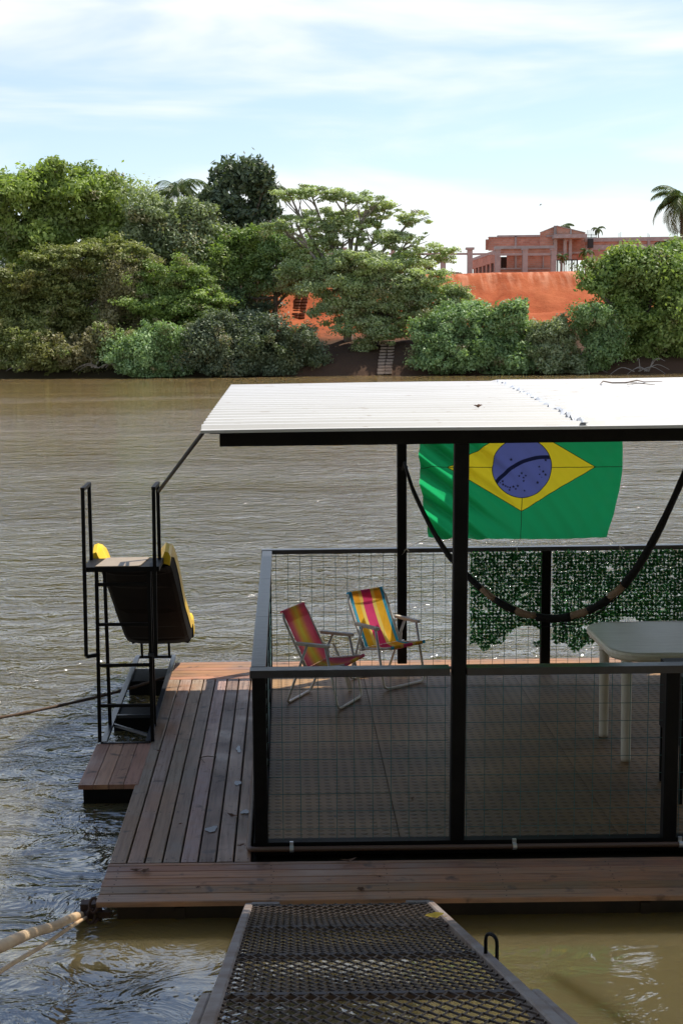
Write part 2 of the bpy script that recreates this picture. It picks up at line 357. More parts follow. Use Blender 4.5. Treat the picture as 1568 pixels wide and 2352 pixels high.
def TH(x, y):
    x = np.asarray(x, float); y = np.asarray(y, float); d = y-shore(x)
    h = np.interp(d, [-8, -.2, .6, 2.0, 5.0, 9.5, 11, 16.0, 17.2, 60, 900], [-3, -.4, .5, 1.0, 1.9, 3.2, 3.6, 6.28, 6.42, 6.55, 9])
    # the embankment falls away to the right of the gate
    fall = np.clip((x-20.6)/5., 0, 1)*np.clip((d-6)/6., 0, 1)*np.clip((40-d)/20, 0, 1)
    h = h-fall*2.6
    h = h+np.where(d > .5, (fbm(x*.5, y*.5, 1)-.47)*np.interp(d, [.5, 3, 15, 17, 30], [.3, .9, .7, .10, .08]), 0)
    # gullies
    g = np.abs(np.sin(x*1.9+fbm(x*.6, y*.3, 9)*7))*fbm(x*1.1, y*.1, 12)*2
    h = h-np.interp(d, [10, 12, 15.5, 17], [0, .26, .26, 0])*g**1.5
    return h
def THs(x, y): return float(TH(x, y))
def earth_mat():
    m = bpy.data.materials.new('bank_earth'); m.use_nodes = True; t = m.node_tree; N = t.nodes; L = t.links
    p = N['Principled BSDF']; p.inputs['Roughness'].default_value = .95; p.inputs['Specular IOR Level'].default_value = .15
    tc = N.new('ShaderNodeTexCoord'); s = N.new('ShaderNodeSeparateXYZ'); L.new(tc.outputs['Object'], s.inputs[0])
    n = N.new('ShaderNodeTexNoise'); n.inputs['Scale'].default_value = .5; n.inputs['Detail'].default_value = 8; n.inputs['Roughness'].default_value = .65; L.new(tc.outputs['Object'], n.inputs['Vector'])
    mp = N.new('ShaderNodeMapping'); mp.inputs['Scale'].default_value = (2.6, .25, .45); L.new(tc.outputs['Object'], mp.inputs['Vector'])
    n2 = N.new('ShaderNodeTexNoise'); n2.inputs['Scale'].default_value = 1.; n2.inputs['Detail'].default_value = 6; L.new(mp.outputs[0], n2.inputs['Vector'])
    red = N.new('ShaderNodeMixRGB'); red.inputs[1].default_value = (.33, .076, .027, 1); red.inputs[2].default_value = (.42, .118, .046, 1)
    r = N.new('ShaderNodeMapRange'); r.inputs['From Min'].default_value = .38; r.inputs['From Max'].default_value = .62; L.new(n.outputs['Fac'], r.inputs['Value']); L.new(r.outputs[0], red.inputs[0])
    pale = N.new('ShaderNodeMixRGB'); pale.inputs[2].default_value = (.56, .24, .135, 1); L.new(red.outputs[0], pale.inputs[1])
    rz = N.new('ShaderNodeMapRange'); rz.inputs['From Min'].default_value = 4.9; rz.inputs['From Max'].default_value = 6.3; L.new(s.outputs['Z'], rz.inputs['Value'])
    r2 = N.new('ShaderNodeMapRange'); r2.inputs['From Min'].default_value = .46; r2.inputs['From Max'].default_value = .66; L.new(n2.outputs['Fac'], r2.inputs['Value'])
    mu = N.new('ShaderNodeMath'); mu.operation = 'MULTIPLY'; L.new(rz.outputs[0], mu.inputs[0]); L.new(r2.outputs[0], mu.inputs[1]); L.new(mu.outputs[0], pale.inputs[0])
    br = N.new('ShaderNodeMixRGB'); br.inputs[1].default_value = (.085, .050, .032, 1)
    L.new(pale.outputs[0], br.inputs[2])
    ad = N.new('ShaderNodeMath'); ad.operation = 'MULTIPLY_ADD'; ad.inputs[1].default_value = 2.; L.new(n.outputs['Fac'], ad.inputs[0]); L.new(s.outputs['Z'], ad.inputs[2])
    rb = N.new('ShaderNodeMapRange'); rb.inputs['From Min'].default_value = 3.0; rb.inputs['From Max'].default_value = 3.7; L.new(ad.outputs[0], rb.inputs['Value']); L.new(rb.outputs[0], br.inputs[0])
    # vegetation litter to the left
    lt = N.new('ShaderNodeMixRGB'); lt.inputs[1].default_value = (.045, .036, .020, 1); L.new(br.outputs[0], lt.inputs[2])
    ax = N.new('ShaderNodeMath'); ax.operation = 'MULTIPLY_ADD'; ax.inputs[1].default_value = 5.; L.new(n.outputs['Fac'], ax.inputs[0]); L.new(s.outputs['X'], ax.inputs[2])
    rx = N.new('ShaderNodeMapRange'); rx.inputs['From Min'].default_value = -.8; rx.inputs['From Max'].default_value = 1.2; L.new(ax.outputs[0], rx.inputs['Value']); L.new(rx.outputs[0], lt.inputs[0])
    L.new(lt.outputs[0], p.inputs['Base Color'])
    b = N.new('ShaderNodeBump'); b.inputs['Strength'].default_value = .8; b.inputs['Distance'].default_value = .25; L.new(n.outputs['Fac'], b.inputs['Height']); L.new(b.outputs[0], p.inputs['Normal'])
    return m
M['earth'] = earth_mat()
xs = np.concatenate([np.linspace(-450, -70, 14), np.arange(-60, 75, .5), np.linspace(85, 460, 12)])
ds = np.concatenate([np.linspace(-8, -1, 5), np.arange(-.5, 22, .35), np.linspace(24, 60, 14), np.linspace(80, 380, 8)])
XX, DD = np.meshgrid(xs, ds); YY = DD+shore(XX); ZZ = TH(XX, YY)
V = np.stack([XX.ravel(), YY.ravel(), ZZ.ravel()], 1); nx = len(xs)
Fq = [(j*nx+i, j*nx+i+1, (j+1)*nx+i+1, (j+1)*nx+i) for j in range(len(ds)-1) for i in range(nx-1)]
terr = link_mesh('riverbank', V, Fq, M['earth'], smooth=True); terr['kind'] = 'structure'; terr['label'] = 'steep far bank of red earth with brown mud at the waterline'
# object coords = world coords
terr.location = (0, 0, 0); terr.data.vertices.foreach_set('co', V.astype(np.float32).ravel()); terr.data.update()

# near bank under and behind the camera
def nb(x, y):
    base = np.interp(y, [-60, -3, .2, 1.6, 2.6, 3.4], [3.2, 2.3, 1.95, 1.2, -.1, -1.2])
    return base+(fbm(x*.6, y*.6, 21)-.47)*.35
xs = np.linspace(-60, 60, 121); ys = np.concatenate([np.linspace(-60, -4, 15), np.arange(-3.5, 3.6, .3)])
XX, YY = np.meshgrid(xs, ys); ZZ = nb(XX, YY); V = np.stack([XX.ravel(), YY.ravel(), ZZ.ravel()], 1); nx = len(xs)
M['nearearth'] = mat('near_bank_earth', (.16, .10, .06), .95, var=(.10, .08, .04), var_scale=1.5, bump=.6, bump_scale=4, bump_dist=.05)
o = link_mesh('near_bank', V, [(j*nx+i, j*nx+i+1, (j+1)*nx+i+1, (j+1)*nx+i) for j in range(len(ys)-1) for i in range(nx-1)], M['nearearth'], smooth=True); o['kind'] = 'structure'
R_ = random.Random(11)
# ------------------------------------------------------------------ floating platform
XR = 7.2
pf = thing('floating_deck', 'weathered plank deck of the river float that carries the roofed pavilion', 'floating deck', (2.5, 9.3, ZW))
b = MB(); b.box(-.90, XR, 6.86, 11.79, -.45, -.06)
for x in np.arange(-.6, XR, 1.2): b.box(x, x+.05, 6.848, 6.86, -.4, -.07)
b.build('hull', M['hull'], pf)
def board(mb, x0, x1, y0, y1, z1, th, axis):
    t = R_.uniform(.62, 1.2); mb.tint = (t, t*R_.uniform(.92, 1.04), t*R_.uniform(.86, 1.08))
    c = .004
    if axis == 'y':
        pr = [(x0, z1-th), (x1, z1-th), (x1, z1-c), (x1-c, z1), (x0+c, z1), (x0, z1-c)]
        vs = [(x, y, z) for y in (y0, y1) for x, z in pr]
    else:
        pr = [(y0, z1-th), (y1, z1-th), (y1, z1-c), (y1-c, z1), (y0+c, z1), (y0, z1-c)]
        vs = [(x, y, z) for x in (x0, x1) for y, z in pr]
    mb.add(vs, [(i, (i+1) % 6, 6+(i+1) % 6, 6+i) for i in range(6)]+[(5, 4, 3, 2, 1, 0), (6, 7, 8, 9, 10, 11)])
def screws(mb, pts):
    mb.cur = 1; mb.tint = 1.
    for x, y, z in pts:
        r = .0045; mb.add([(x+r*math.cos(a), y+r*math.sin(a), z+.0012) for a in np.linspace(0, 2*PI, 7)[:-1]], [(0, 1, 2, 3, 4, 5)])
    mb.cur = 0
M['screw'] = mat('screw_hole', (.02, .015, .012), .7)
b = MB()
for i in range(8):
    x0 = -.99+i*.0975; dz = R_.uniform(-.0015, .0015)
    board(b, x0, x0+.0875, 7.297, 11.275, dz, .028, 'y')
    screws(b, [(x0+dx+R_.uniform(-.004, .004), y+R_.uniform(-.01, .01), dz) for y in (7.33, 8.1, 8.9, 9.7, 10.5, 11.2) for dx in (.018, .07)])
b.build('side_boards', [M['woody'], M['screw']], pf)
b = MB()
edges = [6.77, 6.875, 6.975, 7.075, 7.17, 7.25, 7.29]
for y0, y1 in zip(edges[:-1], edges[1:]):
    x = -.995+R_.uniform(0, .004)
    dz = R_.uniform(-.001, .001)
    for j, (xa, xb) in enumerate(((x, 3.4), (3.403, XR))): board(b, xa, xb, y0+.003, y1-.003, dz, .028, 'x')
    screws(b, [(xx+R_.uniform(-.01, .01), y, dz) for xx in (-.93, -.1, .5, 1.1, 1.7, 2.3, 2.9) for y in (y0+.022, y1-.022) if y1-y0 > .06])
b.build('front_boards', [M['woodx'], M['screw']], pf)
b = MB()
for i in range(6):
    y0 = 11.281+i*.1; board(b, -.985, -.235 if i < 2 else XR, y0, y0+.094, R_.uniform(-.001, .001), .028, 'x')
b.build('far_boards', M['woodx'], pf)
# embossed floor plates inside the pavilion
def floor_mat():
    m = bpy.data.materials.new('floor_plate'); m.use_nodes = True; t = m.node_tree; N = t.nodes; L = t.links
    p = N['Principled BSDF']; p.inputs['Roughness'].default_value = .55; p.inputs['Specular IOR Level'].default_value = .35
    tc = N.new('ShaderNodeTexCoord'); s = N.new('ShaderNodeSeparateXYZ'); L.new(tc.outputs['Object'], s.inputs[0])
    def mt(op, a, b=None):
        n = N.new('ShaderNodeMath'); n.operation = op
        for i, v in enumerate((a, b)):
            if v is None: continue
            if isinstance(v, (int, float)): n.inputs[i].default_value = v
            else: L.new(v, n.inputs[i])
        return n.outputs[0]
    # staggered raised lozenges: 55 mm wide, 30 mm deep
    a = mt('MULTIPLY', s.outputs['X'], PI/.062); c = mt('MULTIPLY', s.outputs['Y'], PI/.060)
    loz = mt('MULTIPLY', mt('SINE', mt('ADD', a, c)), mt('SINE', mt('SUBTRACT', a, c)))
    r = N.new('ShaderNodeMapRange'); r.inputs['From Min'].default_value = .05; r.inputs['From Max'].default_value = .65; r.interpolation_type = 'SMOOTHSTEP'; L.new(loz, r.inputs['Value'])
    n = N.new('ShaderNodeTexNoise'); n.inputs['Scale'].default_value = 1.6; n.inputs['Detail'].default_value = 7; n.inputs['Roughness'].default_value = .65; L.new(tc.outputs['Object'], n.inputs['Vector'])
    m1 = N.new('ShaderNodeMixRGB'); m1.inputs[1].default_value = (.245, .132, .050, 1); m1.inputs[2].default_value = (.330, .198, .090, 1)
    r1 = N.new('ShaderNodeMapRange'); r1.inputs['From Min'].default_value = .35; r1.inputs['From Max'].default_value = .65; L.new(n.outputs['Fac'], r1.inputs['Value']); L.new(r1.outputs[0], m1.inputs[0])
    m2 = N.new('ShaderNodeMixRGB'); m2.inputs[2].default_value = (.058, .037, .022, 1); L.new(m1.outputs[0], m2.inputs[1]); L.new(mt('MULTIPLY', r.outputs[0], .42), m2.inputs[0])
    bk = N.new('ShaderNodeTexNoise'); bk.inputs['Scale'].default_value = .9; bk.inputs['Detail'].default_value = 3; mpb = N.new('ShaderNodeMapping'); mpb.inputs['Scale'].default_value = (.5, 1.6, 1); L.new(tc.outputs['Object'], mpb.inputs['Vector']); L.new(mpb.outputs[0], bk.inputs['Vector'])
    rb = N.new('ShaderNodeMapRange'); rb.inputs['From Min'].default_value = .38; rb.inputs['From Max'].default_value = .62; rb.inputs['To Min'].default_value = .55; rb.inputs['To Max'].default_value = 1.1; L.new(bk.outputs['Fac'], rb.inputs['Value'])
    mb_ = N.new('ShaderNodeMixRGB'); mb_.blend_type = 'MULTIPLY'; mb_.inputs[0].default_value = 1; L.new(m2.outputs[0], mb_.inputs[1]); L.new(rb.outputs[0], mb_.inputs[2]); m2 = mb_
    k = N.new('ShaderNodeTexNoise'); k.inputs['Scale'].default_value = 14; L.new(tc.outputs['Object'], k.inputs['Vector'])
    r4 = N.new('ShaderNodeMapRange'); r4.inputs['From Min'].default_value = .69; r4.inputs['From Max'].default_value = .76; L.new(k.outputs['Fac'], r4.inputs['Value'])
    m4 = N.new('ShaderNodeMixRGB'); m4.inputs[2].default_value = (.05, .035, .025, 1); L.new(r4.outputs[0], m4.inputs[0]); L.new(m2.outputs[0], m4.inputs[1])
    L.new(m4.outputs[0], p.inputs['Base Color'])
    b = N.new('ShaderNodeBump'); b.inputs['Strength'].default_value = .8; b.inputs['Distance'].default_value = .006; L.new(r.outputs[0], b.inputs['Height']); L.new(b.outputs[0], p.inputs['Normal'])
    return m
M['floor'] = floor_mat()
b = MB()
xs_ = [-.135, .62, 1.86, 3.1, 4.34, 5.58, XR]; ys_ = [7.50, 8.36, 9.22, 10.08, 10.94, 11.478]
for i in range(len(xs_)-1):
    for j in range(len(ys_)-1):
        dz = R_.uniform(0, .003); b.box(xs_[i]+.002, xs_[i+1]-.002, ys_[j]+.002, ys_[j+1]-.002, -.02, .006+dz)
b.build('floor_plates', M['floor'], pf)
b = MB(); b.box(-.205, XR, 7.435, 7.4975, -.02, .052); b.box(-.205, -.14, 7.499, 11.5, -.02, .045)
b.build('sill_channel', M['black'], pf)
pipe = None
b = MB(); b.tube(fillet([(-.232, 11.0, .022), (-.232, 7.412, .022), (XR, 7.412, .022)], .03), .0155, 8)
pp = b.build('drain_pipe', M['pipe'], pf, smooth=True)
for x in (.005, 1.24, 2.16):
    b = MB(); b.tube([(x-.011, 7.412, .022), (x+.011, 7.412, .022)], .018, 10); b.box(x-.010, x+.010, 7.418, 7.434, .03, .060); b.build('pipe_clip', M['clip'], pp)
# small landing beside the slide
st = thing('landing_step', 'small four plank landing at the foot of the slide ladder, left of the deck', 'landing', (-1.15, 9.05, -.1))
b = MB()
for i in range(4):
    x0 = -1.352+i*.0965; board(b, x0, x0+.094, 8.60+R_.uniform(0, .004), 9.485, .004, .03, 'y')
    screws(b, [(x0+dx, y, .004) for y in (8.635, 9.45) for dx in (.02, .072)])
b.build('boards', [M['woodstep'], M['screw']], st)
b = MB(); b.box(-1.325, -.993, 8.63, 9.50, -.13, -.028); b.box(-1.325, -.993, 8.622, 8.629, -.10, -.03); b.build('frame', M['black'], st)

# ------------------------------------------------------------------ pavilion frame and roof
pv = thing('pavilion', 'black steel pavilion frame on the deck with a white corrugated roof', 'pavilion', (1.5, 9.5, 0))
for n_, (x, y) in enumerate(((.925, 7.467), (.962, 11.545), (3.40, 7.467), (3.375, 11.545))):
    b = MB(); x2 = x+.018 if y < 8 else x
    b.bar((x, y, .053), (x2, y, 2.262), .078, .074, up=(0, 1, 0), bevel=.006); b.build('post', M['black'], pv)
b = MB(); b.box(-.352, XR, 7.42, 7.50, 2.264, 2.334); b.build('front_beam', M['black'], pv)
b = MB(); b.box(-.352, XR, 11.505, 11.585, 2.264, 2.352); b.build('rear_beam', M['black'], pv)
for x in (-.33, .94, 2.15, 3.39, 5.0): b = MB(); b.box(x-.02, x+.02, 7.503, 11.502, 2.285, 2.325); b.build('rafter', M['black'], pv)
def roofz(y): return 2.358+(y-7.33)*.0100
prof = []
per = .222; y = 7.33
while y < 11.90:
    for dy, dz in ((0, 0), (.075, 0), (.105, .020), (.165, .020), (.195, 0)): prof.append((y+dy, roofz(y+dy)+dz))
    y += per
b = MB(); X_ = np.concatenate([np.linspace(-.447, 1.70, 12), np.linspace(1.80, XR, 28)]); nxr = len(X_)
vs = []
for layer in (0, -.016):
    for x in X_:
        ks = (.925+.02*math.sin(x*3)*0 if x < 1.75 else .985)+(.0 if x < 1.75 else 0)
        for (yy, zz) in prof: vs.append((x, 7.33+(yy-7.33)*ks, zz+layer+.0025*math.sin(x*2.1+yy)))
npf = len(prof); fs = []
tot = nxr*npf
for i in range(nxr-1):
    for j in range(npf-1):
        a = i*npf+j; fs.append((a, a+npf, a+npf+1, a+1)); a2 = a+tot; fs.append((a2, a2+1, a2+npf+1, a2+npf))
for i in range(nxr-1):
    for j in (0, npf-1): a = i*npf+j; fs.append((a, a+npf, a+npf+tot, a+tot))
for j in range(npf-1):
    for i in (0, nxr-1): a = i*npf+j; fs.append((a, a+1, a+1+tot, a+tot))
b.add(vs, fs); rf = b.build('roof', M['roof'], pv)
b = MB(); b.box(-.40, XR, 7.37, 11.45, 2.337, 2.3385); b.build('underlay', M['black'], pv)
# dark underlay strip peeping out above the beam
b = MB(); n = 70; vs = []
for i in range(n+1):
    x = -.40+i*(XR+.40)/n; zt = 2.352+.004*math.sin(x*3.1)+.004*math.sin(x*7.7)+R_.uniform(-.001, .001)
    if x < 1.0: zt -= .002
    vs += [(x, 7.352, zt), (x, 7.352, 2.3365), (x, 7.42, zt), (x, 7.42, 2.3365)]
fs = []
for i in range(n):
    a = i*4; fs += [(a, a+1, a+5, a+4), (a+2, a+6, a+7, a+3), (a, a+4, a+6, a+2), (a+1, a+3, a+7, a+5)]
b.add(vs, fs); b.build('underlay_strip', M['black'], pv)
# crumpled sealing tape along the joint of two roof sheets
b = MB(); n = 90; vs = []
for i in range(n+1):
    t = i/n; y = 7.36+t*4.3; x = 1.575+.20*t+R_.uniform(-.008, .008)
    ph = ((y-7.33)/.95) % per; dz = .020 if .09 < ph < .18 else .0
    w = .018+R_.uniform(-.009, .009)
    vs += [(x-w, y+R_.uniform(-.012, .012), roofz(y)+dz+R_.uniform(.004, .016)), (x, y, roofz(y)+dz+R_.uniform(.006, .018)), (x+w, y+R_.uniform(-.012, .012), roofz(y)+dz+R_.uniform(.004, .016))]
b.add(vs, [(i*3+k, i*3+k+1, i*3+k+4, i*3+k+3) for i in range(n) for k in (0, 1)]); b.build('sealing_tape', M['tape'], rf)
# twig and leaf on the roof
b = MB()
def rz(x, y): return roofz(y)+.030
pts = [(2.42, 10.75), (2.50, 11.0), (2.60, 11.12), (2.68, 11.0), (2.78, 11.06), (2.86, 11.15), (3.02, 11.2)]
b.tube([(x, y, rz(x, y)+.012*math.sin(i*2)) for i, (x, y) in enumerate(pts)], [.003, .005, .006, .006, .005, .004, .002], 5)
b.tube([(2.62, 10.72, rz(0, 10.7)), (2.70, 10.68, rz(0, 10.7)+.01), (2.80, 10.58, rz(0, 10.6))], [.002, .004, .002], 5)
b.tube([(2.68, 11.0, rz(0, 11)), (2.74, 10.9, rz(0, 10.9)+.005)], [.004, .002], 5)
single('twig', b, M['twig'], 'dry forked twig lying on the white corrugated roof', 'twig')
def leaf_obj(name, c, L_, Wd, ang, m, label, cat, group=None, curl=.25, seed=0):
    rr = random.Random(seed); b = MB(); n = 6; vs = []
    for i in range(n+1):
        t = i/n; w = Wd*math.sin(PI*min(.97, max(.04, t)))*.5*(1+rr.uniform(-.15, .15)); l = (t-.5)*L_
        for s_ in (-1, 0, 1):
            vs.append((l, s_*w, (.002 if s_ == 0 else curl*w)+abs(t-.5)*L_*curl*.8+rr.uniform(0, .004)))
    ca, sa = math.cos(ang), math.sin(ang)
    vs = [(c[0]+x*ca-y*sa, c[1]+x*sa+y*ca, c[2]+z+.002) for x, y, z in vs]
    b.add(vs, [(i*3+k, i*3+k+1, i*3+k+4, i*3+k+3) for i in range(n) for k in (0, 1)])
    b.tube([(c[0]+L_*.5*ca, c[1]+L_*.5*sa, c[2]+.004), (c[0]+L_*.7*ca, c[1]+L_*.7*sa, c[2]+.006)], .0012, 4)
    return single(name, b, m, label, cat, group)
leaf_obj('dry_leaf', (1.177, 8.527, roofz(8.5)+.012), .06, .05, .2, M['dryleaf'], 'small curled brown leaf lying on the white roof', 'leaf', curl=.7)

# ------------------------------------------------------------------ railings
def wires(mb, p0, ux, n, z0, nz, sp=.1, r=.0021, x_first=0., L_=None, zl=None, wob=.0):
    """square welded mesh in a vertical plane: origin p0, horizontal direction ux"""
    p0 = Vector(p0); ux = Vector(ux); L_ = L_ or n*sp
    H0, H1 = zl or (z0, z0+nz*sp)
    for i in range(n+1):
        s_ = x_first+i*sp
        if s_ > L_: break
        q = p0+ux*s_; ww = R_.uniform(-wob, wob)
        mb.tube([q+Vector((0, 0, H0)), q+ux*ww+Vector((0, 0, (H0+H1)/2)), q+Vector((0, 0, H1))], r, 4, cap=False)
    for j in range(nz+1):
        z = z0+j*sp; ww = R_.uniform(-wob, wob); o = Vector((0, .0042 if abs(ux.x) > .5 else 0, 0))+Vector((.0042 if abs(ux.y) > .5 else 0, 0, 0))
        mb.tube([p0+o+Vector((0, 0, z)), p0+o+ux*L_*.5+Vector((0, 0, z+ww)), p0+o+ux*L_+Vector((0, 0, z))], r, 4, cap=False)
fr = thing('railing', 'near black railing with green wire mesh along the front of the pavilion', 'railing', (1.5, 7.47, 0))
b = MB(); b.box(-.212, .881, 7.425, 7.512, .992, 1.034); b.box(.975, XR, 7.425, 7.512, .992, 1.034); b.build('top_rail', M['rail'], fr)
for x in (-.163, 2.104, 4.3): b = MB(); b.bar((x, 7.467, .053), (x, 7.467, .991), .076, .07, up=(0, 1, 0), bevel=.005); b.build('post', M['black'], fr)
for k, (x0, L_, xf) in enumerate(((-.122, .995, .082), (.968, 1.095, .012), (2.142, 1.2, .02))):
    b = MB(); wires(b, (x0, 7.478, 0), (1, 0, 0), int(L_/.1)+1, .112, 8, r=.0017, x_first=xf, L_=L_, zl=(.053, .992), wob=.003); b.build('wire_mesh', M['wire'], fr)
far = thing('railing', 'far black railing with wire mesh behind the chairs, river beyond it', 'railing', (1.5, 11.54, 0))
b = MB(); b.box(-.213, .921, 11.51, 11.58, 1.003, 1.040); b.box(1.003, 3.333, 11.51, 11.58, 1.003, 1.040); b.build('top_rail', M['rail'], far)
for x in (-.175, 2.171): b = MB(); b.bar((x, 11.545, .0), (x, 11.545, 1.002), .08, .07, up=(0, 1, 0), bevel=.005); b.build('post', M['black'], far)
for x0, L_, xf in ((-.13, 1.05, .035), (1.005, 1.125, .02), (2.213, 1.12, .05)):
    b = MB(); wires(b, (x0, 11.53, 0), (1, 0, 0), int(L_/.1)+1, .08, 9, sp=.1, r=.0020, x_first=xf, L_=L_, zl=(.005, 1.002), wob=.004); b.build('wire_mesh', M['wire'], far)
b = MB(); b.box(-.13, 3.33, 11.515, 11.555, .003, .016); b.build('bottom_rail', M['black'], far)
sd = thing('railing', 'left side railing running back from the near corner post toward the river', 'railing', (-.165, 9.5, 0))
for y0, y1 in ((7.513, 8.84), (8.845, 10.20), (10.205, 11.509)):
    b = MB(); b.box(-.207, -.126, y0, y1, .998, 1.036); b.build('top_rail', M['rail'], sd)
for y in (8.84, 10.2): b = MB(); b.bar((-.166, y, .046), (-.166, y, .997), .06, .06, up=(0, 1, 0), bevel=.005); b.build('post', M['black'], sd)
b = MB(); wires(b, (-.15, 7.515, 0), (0, 1, 0), 40, .1, 8, r=.002, x_first=.05, L_=3.98, zl=(.046, .997)); b.build('wire_mesh', M['wire'], sd)

# ivy mat fixed on the far railing
b = MB(); nr = np.random.default_rng(5)
def ivyok(x, z):
    low = .225+.035*math.sin(x*7.3)+.035*math.sin(x*17+1)+.02*math.sin(x*41)
    if z < low: return False
    if (x-2.0)**2/.018+(z-.30)**2/.006 < 1: return False
    if (x-2.86)**2/.010+(z-.36)**2/.006 < 1: return False
    return float(fbm(x*14, z*14, 31, 3)) > .20
for x in np.arange(1.535, 3.30, .031):
    if 2.125 < x < 2.215: continue
    z0 = .10
    while z0 < .98 and not ivyok(x, z0): z0 += .02
    b.tube([(x+R_.uniform(-.004, .004), 11.498, z0-.01), (x, 11.496, .998)], .0012, 3, cap=False)
for z in np.arange(.2, .99, .031): b.tube([(1.535, 11.496, z), (2.12, 11.496, z+R_.uniform(-.004, .004))], .0011, 3, cap=False) if z > .27 else None
for z in np.arange(.3, .99, .031): b.tube([(2.22, 11.496, z), (3.31, 11.496, z+R_.uniform(-.004, .004))], .0011, 3, cap=False)
cnt = 0
while cnt < 30000:
    x = nr.uniform(1.53, 3.32); z = nr.uniform(.12, 1.0)
    q_ = nr.random()
    if q_ < .28: x = 1.535+round((x-1.535)/.031)*.031+nr.normal(0, .004)
    elif q_ < .6: z = .2+round((z-.2)/.031)*.031+nr.normal(0, .004)
    if 2.12 < x < 2.22 or not ivyok(x, z): continue
    c = Vector((x, 11.485+nr.uniform(-.02, .012), z)); t = Vector(nr.normal(size=3)).normalized(); u = t.cross(Vector(nr.normal(size=3))).normalized(); s_ = nr.uniform(.008, .0145)
    b.tint = nr.uniform(0, 1)
    b.add([c-t*s_, c+u*s_*.7, c+t*s_, c-u*s_*.7], [(0, 1, 2, 3)]); cnt += 1
single('ivy_screen', b, M['ivy'], 'ragged green artificial ivy mat hung on the far railing', 'ivy screen')

# ------------------------------------------------------------------ flag
FW, FH = 1.67, 1.17
fcx, fcz, fy = 1.929, 1.725, 11.40
def flagp(s_, t_, off=0.):
    """s_, t_ in -1..1 (t_ up)"""
    e = abs(s_)**1.5*(1-.0)
    x = fcx+.835*s_*(1-((.145 if s_ > 0 else .09)*abs(t_)**1.4 if t_ < 0 else .01*t_))
    z = fcz+.585*t_-.008*s_ - (.012*(1-s_*s_)*abs(t_)*(1 if t_ < 0 else 0))*1.0
    left = max(0, -s_)
    y = fy-.05*(1-s_*s_)*(1-t_*t_*.4)
    # long diagonal folds from the tied corners
    y += .075*left**1.1*math.sin(20*(t_*.75+s_*.8)+2)+.030*left*math.sin(43*(t_*.7+s_*.8))+.006*math.sin(31*(t_*.6+s_))+.012*math.sin(5*s_+2)*math.sin(4*t_)
    y += .010*max(0, s_-.35)*math.sin(24*(t_*-.7+s_*.8)) + .004*math.sin(9*s_+5*t_)
    if t_ < -.5: y += .010*math.sin(16*s_+3)*(-t_-.5)
    return (x, y+off, z)
def flag_mat():
    m = bpy.data.materials.new('flag_cloth'); m.use_nodes = True; t = m.node_tree; N = t.nodes; L = t.links
    uv = N.new('ShaderNodeUVMap'); s = N.new('ShaderNodeSeparateXYZ'); L.new(uv.outputs[0], s.inputs[0])
    def mt(op, a, b=None, c=None):
        n = N.new('ShaderNodeMath'); n.operation = op
        for i, v in enumerate((a, b, c)):
            if v is None: continue
            if isinstance(v, (int, float)): n.inputs[i].default_value = v
            else: L.new(v, n.inputs[i])
        return n.outputs[0]
    X = mt('MULTIPLY', s.outputs['X'], FW/2); Z = mt('MULTIPLY', s.outputs['Y'], FH/2)
    rh = mt('ADD', mt('DIVIDE', mt('ABSOLUTE', X), .607), mt('DIVIDE', mt('ABSOLUTE', Z), .355))
    rr = mt('SQRT', mt('ADD', mt('MULTIPLY', X, X), mt('MULTIPLY', Z, Z)))
    inr = mt('LESS_THAN', rh, 1.); inc = mt('LESS_THAN', rr, .243)
    # curved band
    bx = mt('SUBTRACT', X, .20); bz = mt('SUBTRACT', Z, -.425)
    br = mt('SQRT', mt('ADD', mt('MULTIPLY', bx, bx), mt('MULTIPLY', bz, bz)))
    band = mt('LESS_THAN', mt('ABSOLUTE', mt('SUBTRACT', br, .510)), .0155)
    def mix(f, a, b):
        n = N.new('ShaderNodeMixRGB'); L.new(f, n.inputs[0])
        for i, v in ((1, a), (2, b)):
            if isinstance(v, tuple): n.inputs[i].default_value = (*v, 1)
            else: L.new(v, n.inputs[i])
        return n.outputs[0]
    circ = mix(band, (.14, .17, .47), (.012, .016, .055))
    col = mix(inr, (.018, .42, .14), (1.0, .80, .03)); col = mix(inc, col, circ)
    # stitched seams
    e1 = mt('LESS_THAN', mt('ABSOLUTE', mt('SUBTRACT', rh, 1.)), .0085); e2 = mt('LESS_THAN', mt('ABSOLUTE', mt('SUBTRACT', rr, .243)), .0030)
    vx = mt('MULTIPLY', mt('LESS_THAN', mt('ABSOLUTE', X), .0028), mt('LESS_THAN', Z, 0)); hz = mt('LESS_THAN', mt('ABSOLUTE', Z), .0026)
    outc = mt('GREATER_THAN', rr, .243)
    seam = mt('MINIMUM', 1, mt('ADD', e2, mt('MULTIPLY', outc, mt('ADD', e1, mt('ADD', vx, hz)))))
    col = mix(seam, col, (.02, .03, .012))
    p = N['Principled BSDF']; p.inputs['Roughness'].default_value = .45; p.inputs['Specular IOR Level'].default_value = .35; L.new(col, p.inputs['Base Color'])
    tr = N.new('ShaderNodeBsdfTranslucent'); L.new(col, tr.inputs[0]); ms = N.new('ShaderNodeMixShader'); ms.inputs[0].default_value = .6
    L.new(p.outputs[0], ms.inputs[1]); L.new(tr.outputs[0], ms.inputs[2]); L.new(ms.outputs[0], N['Material Output'].inputs['Surface'])
    return m
M['flag'] = flag_mat()
fl = thing('flag', 'green, yellow and blue national flag with stars hung behind the front beam', 'flag', (fcx, fy, 1.1))
b = MB(); NU, NV = 110, 80; b.grid(lambda u, v: flagp(u*2-1, v*2-1), NU, NV)
fo = b.build('cloth', M['flag'], fl, smooth=True)
uvl = fo.data.uv_layers.new(name='UVMap')
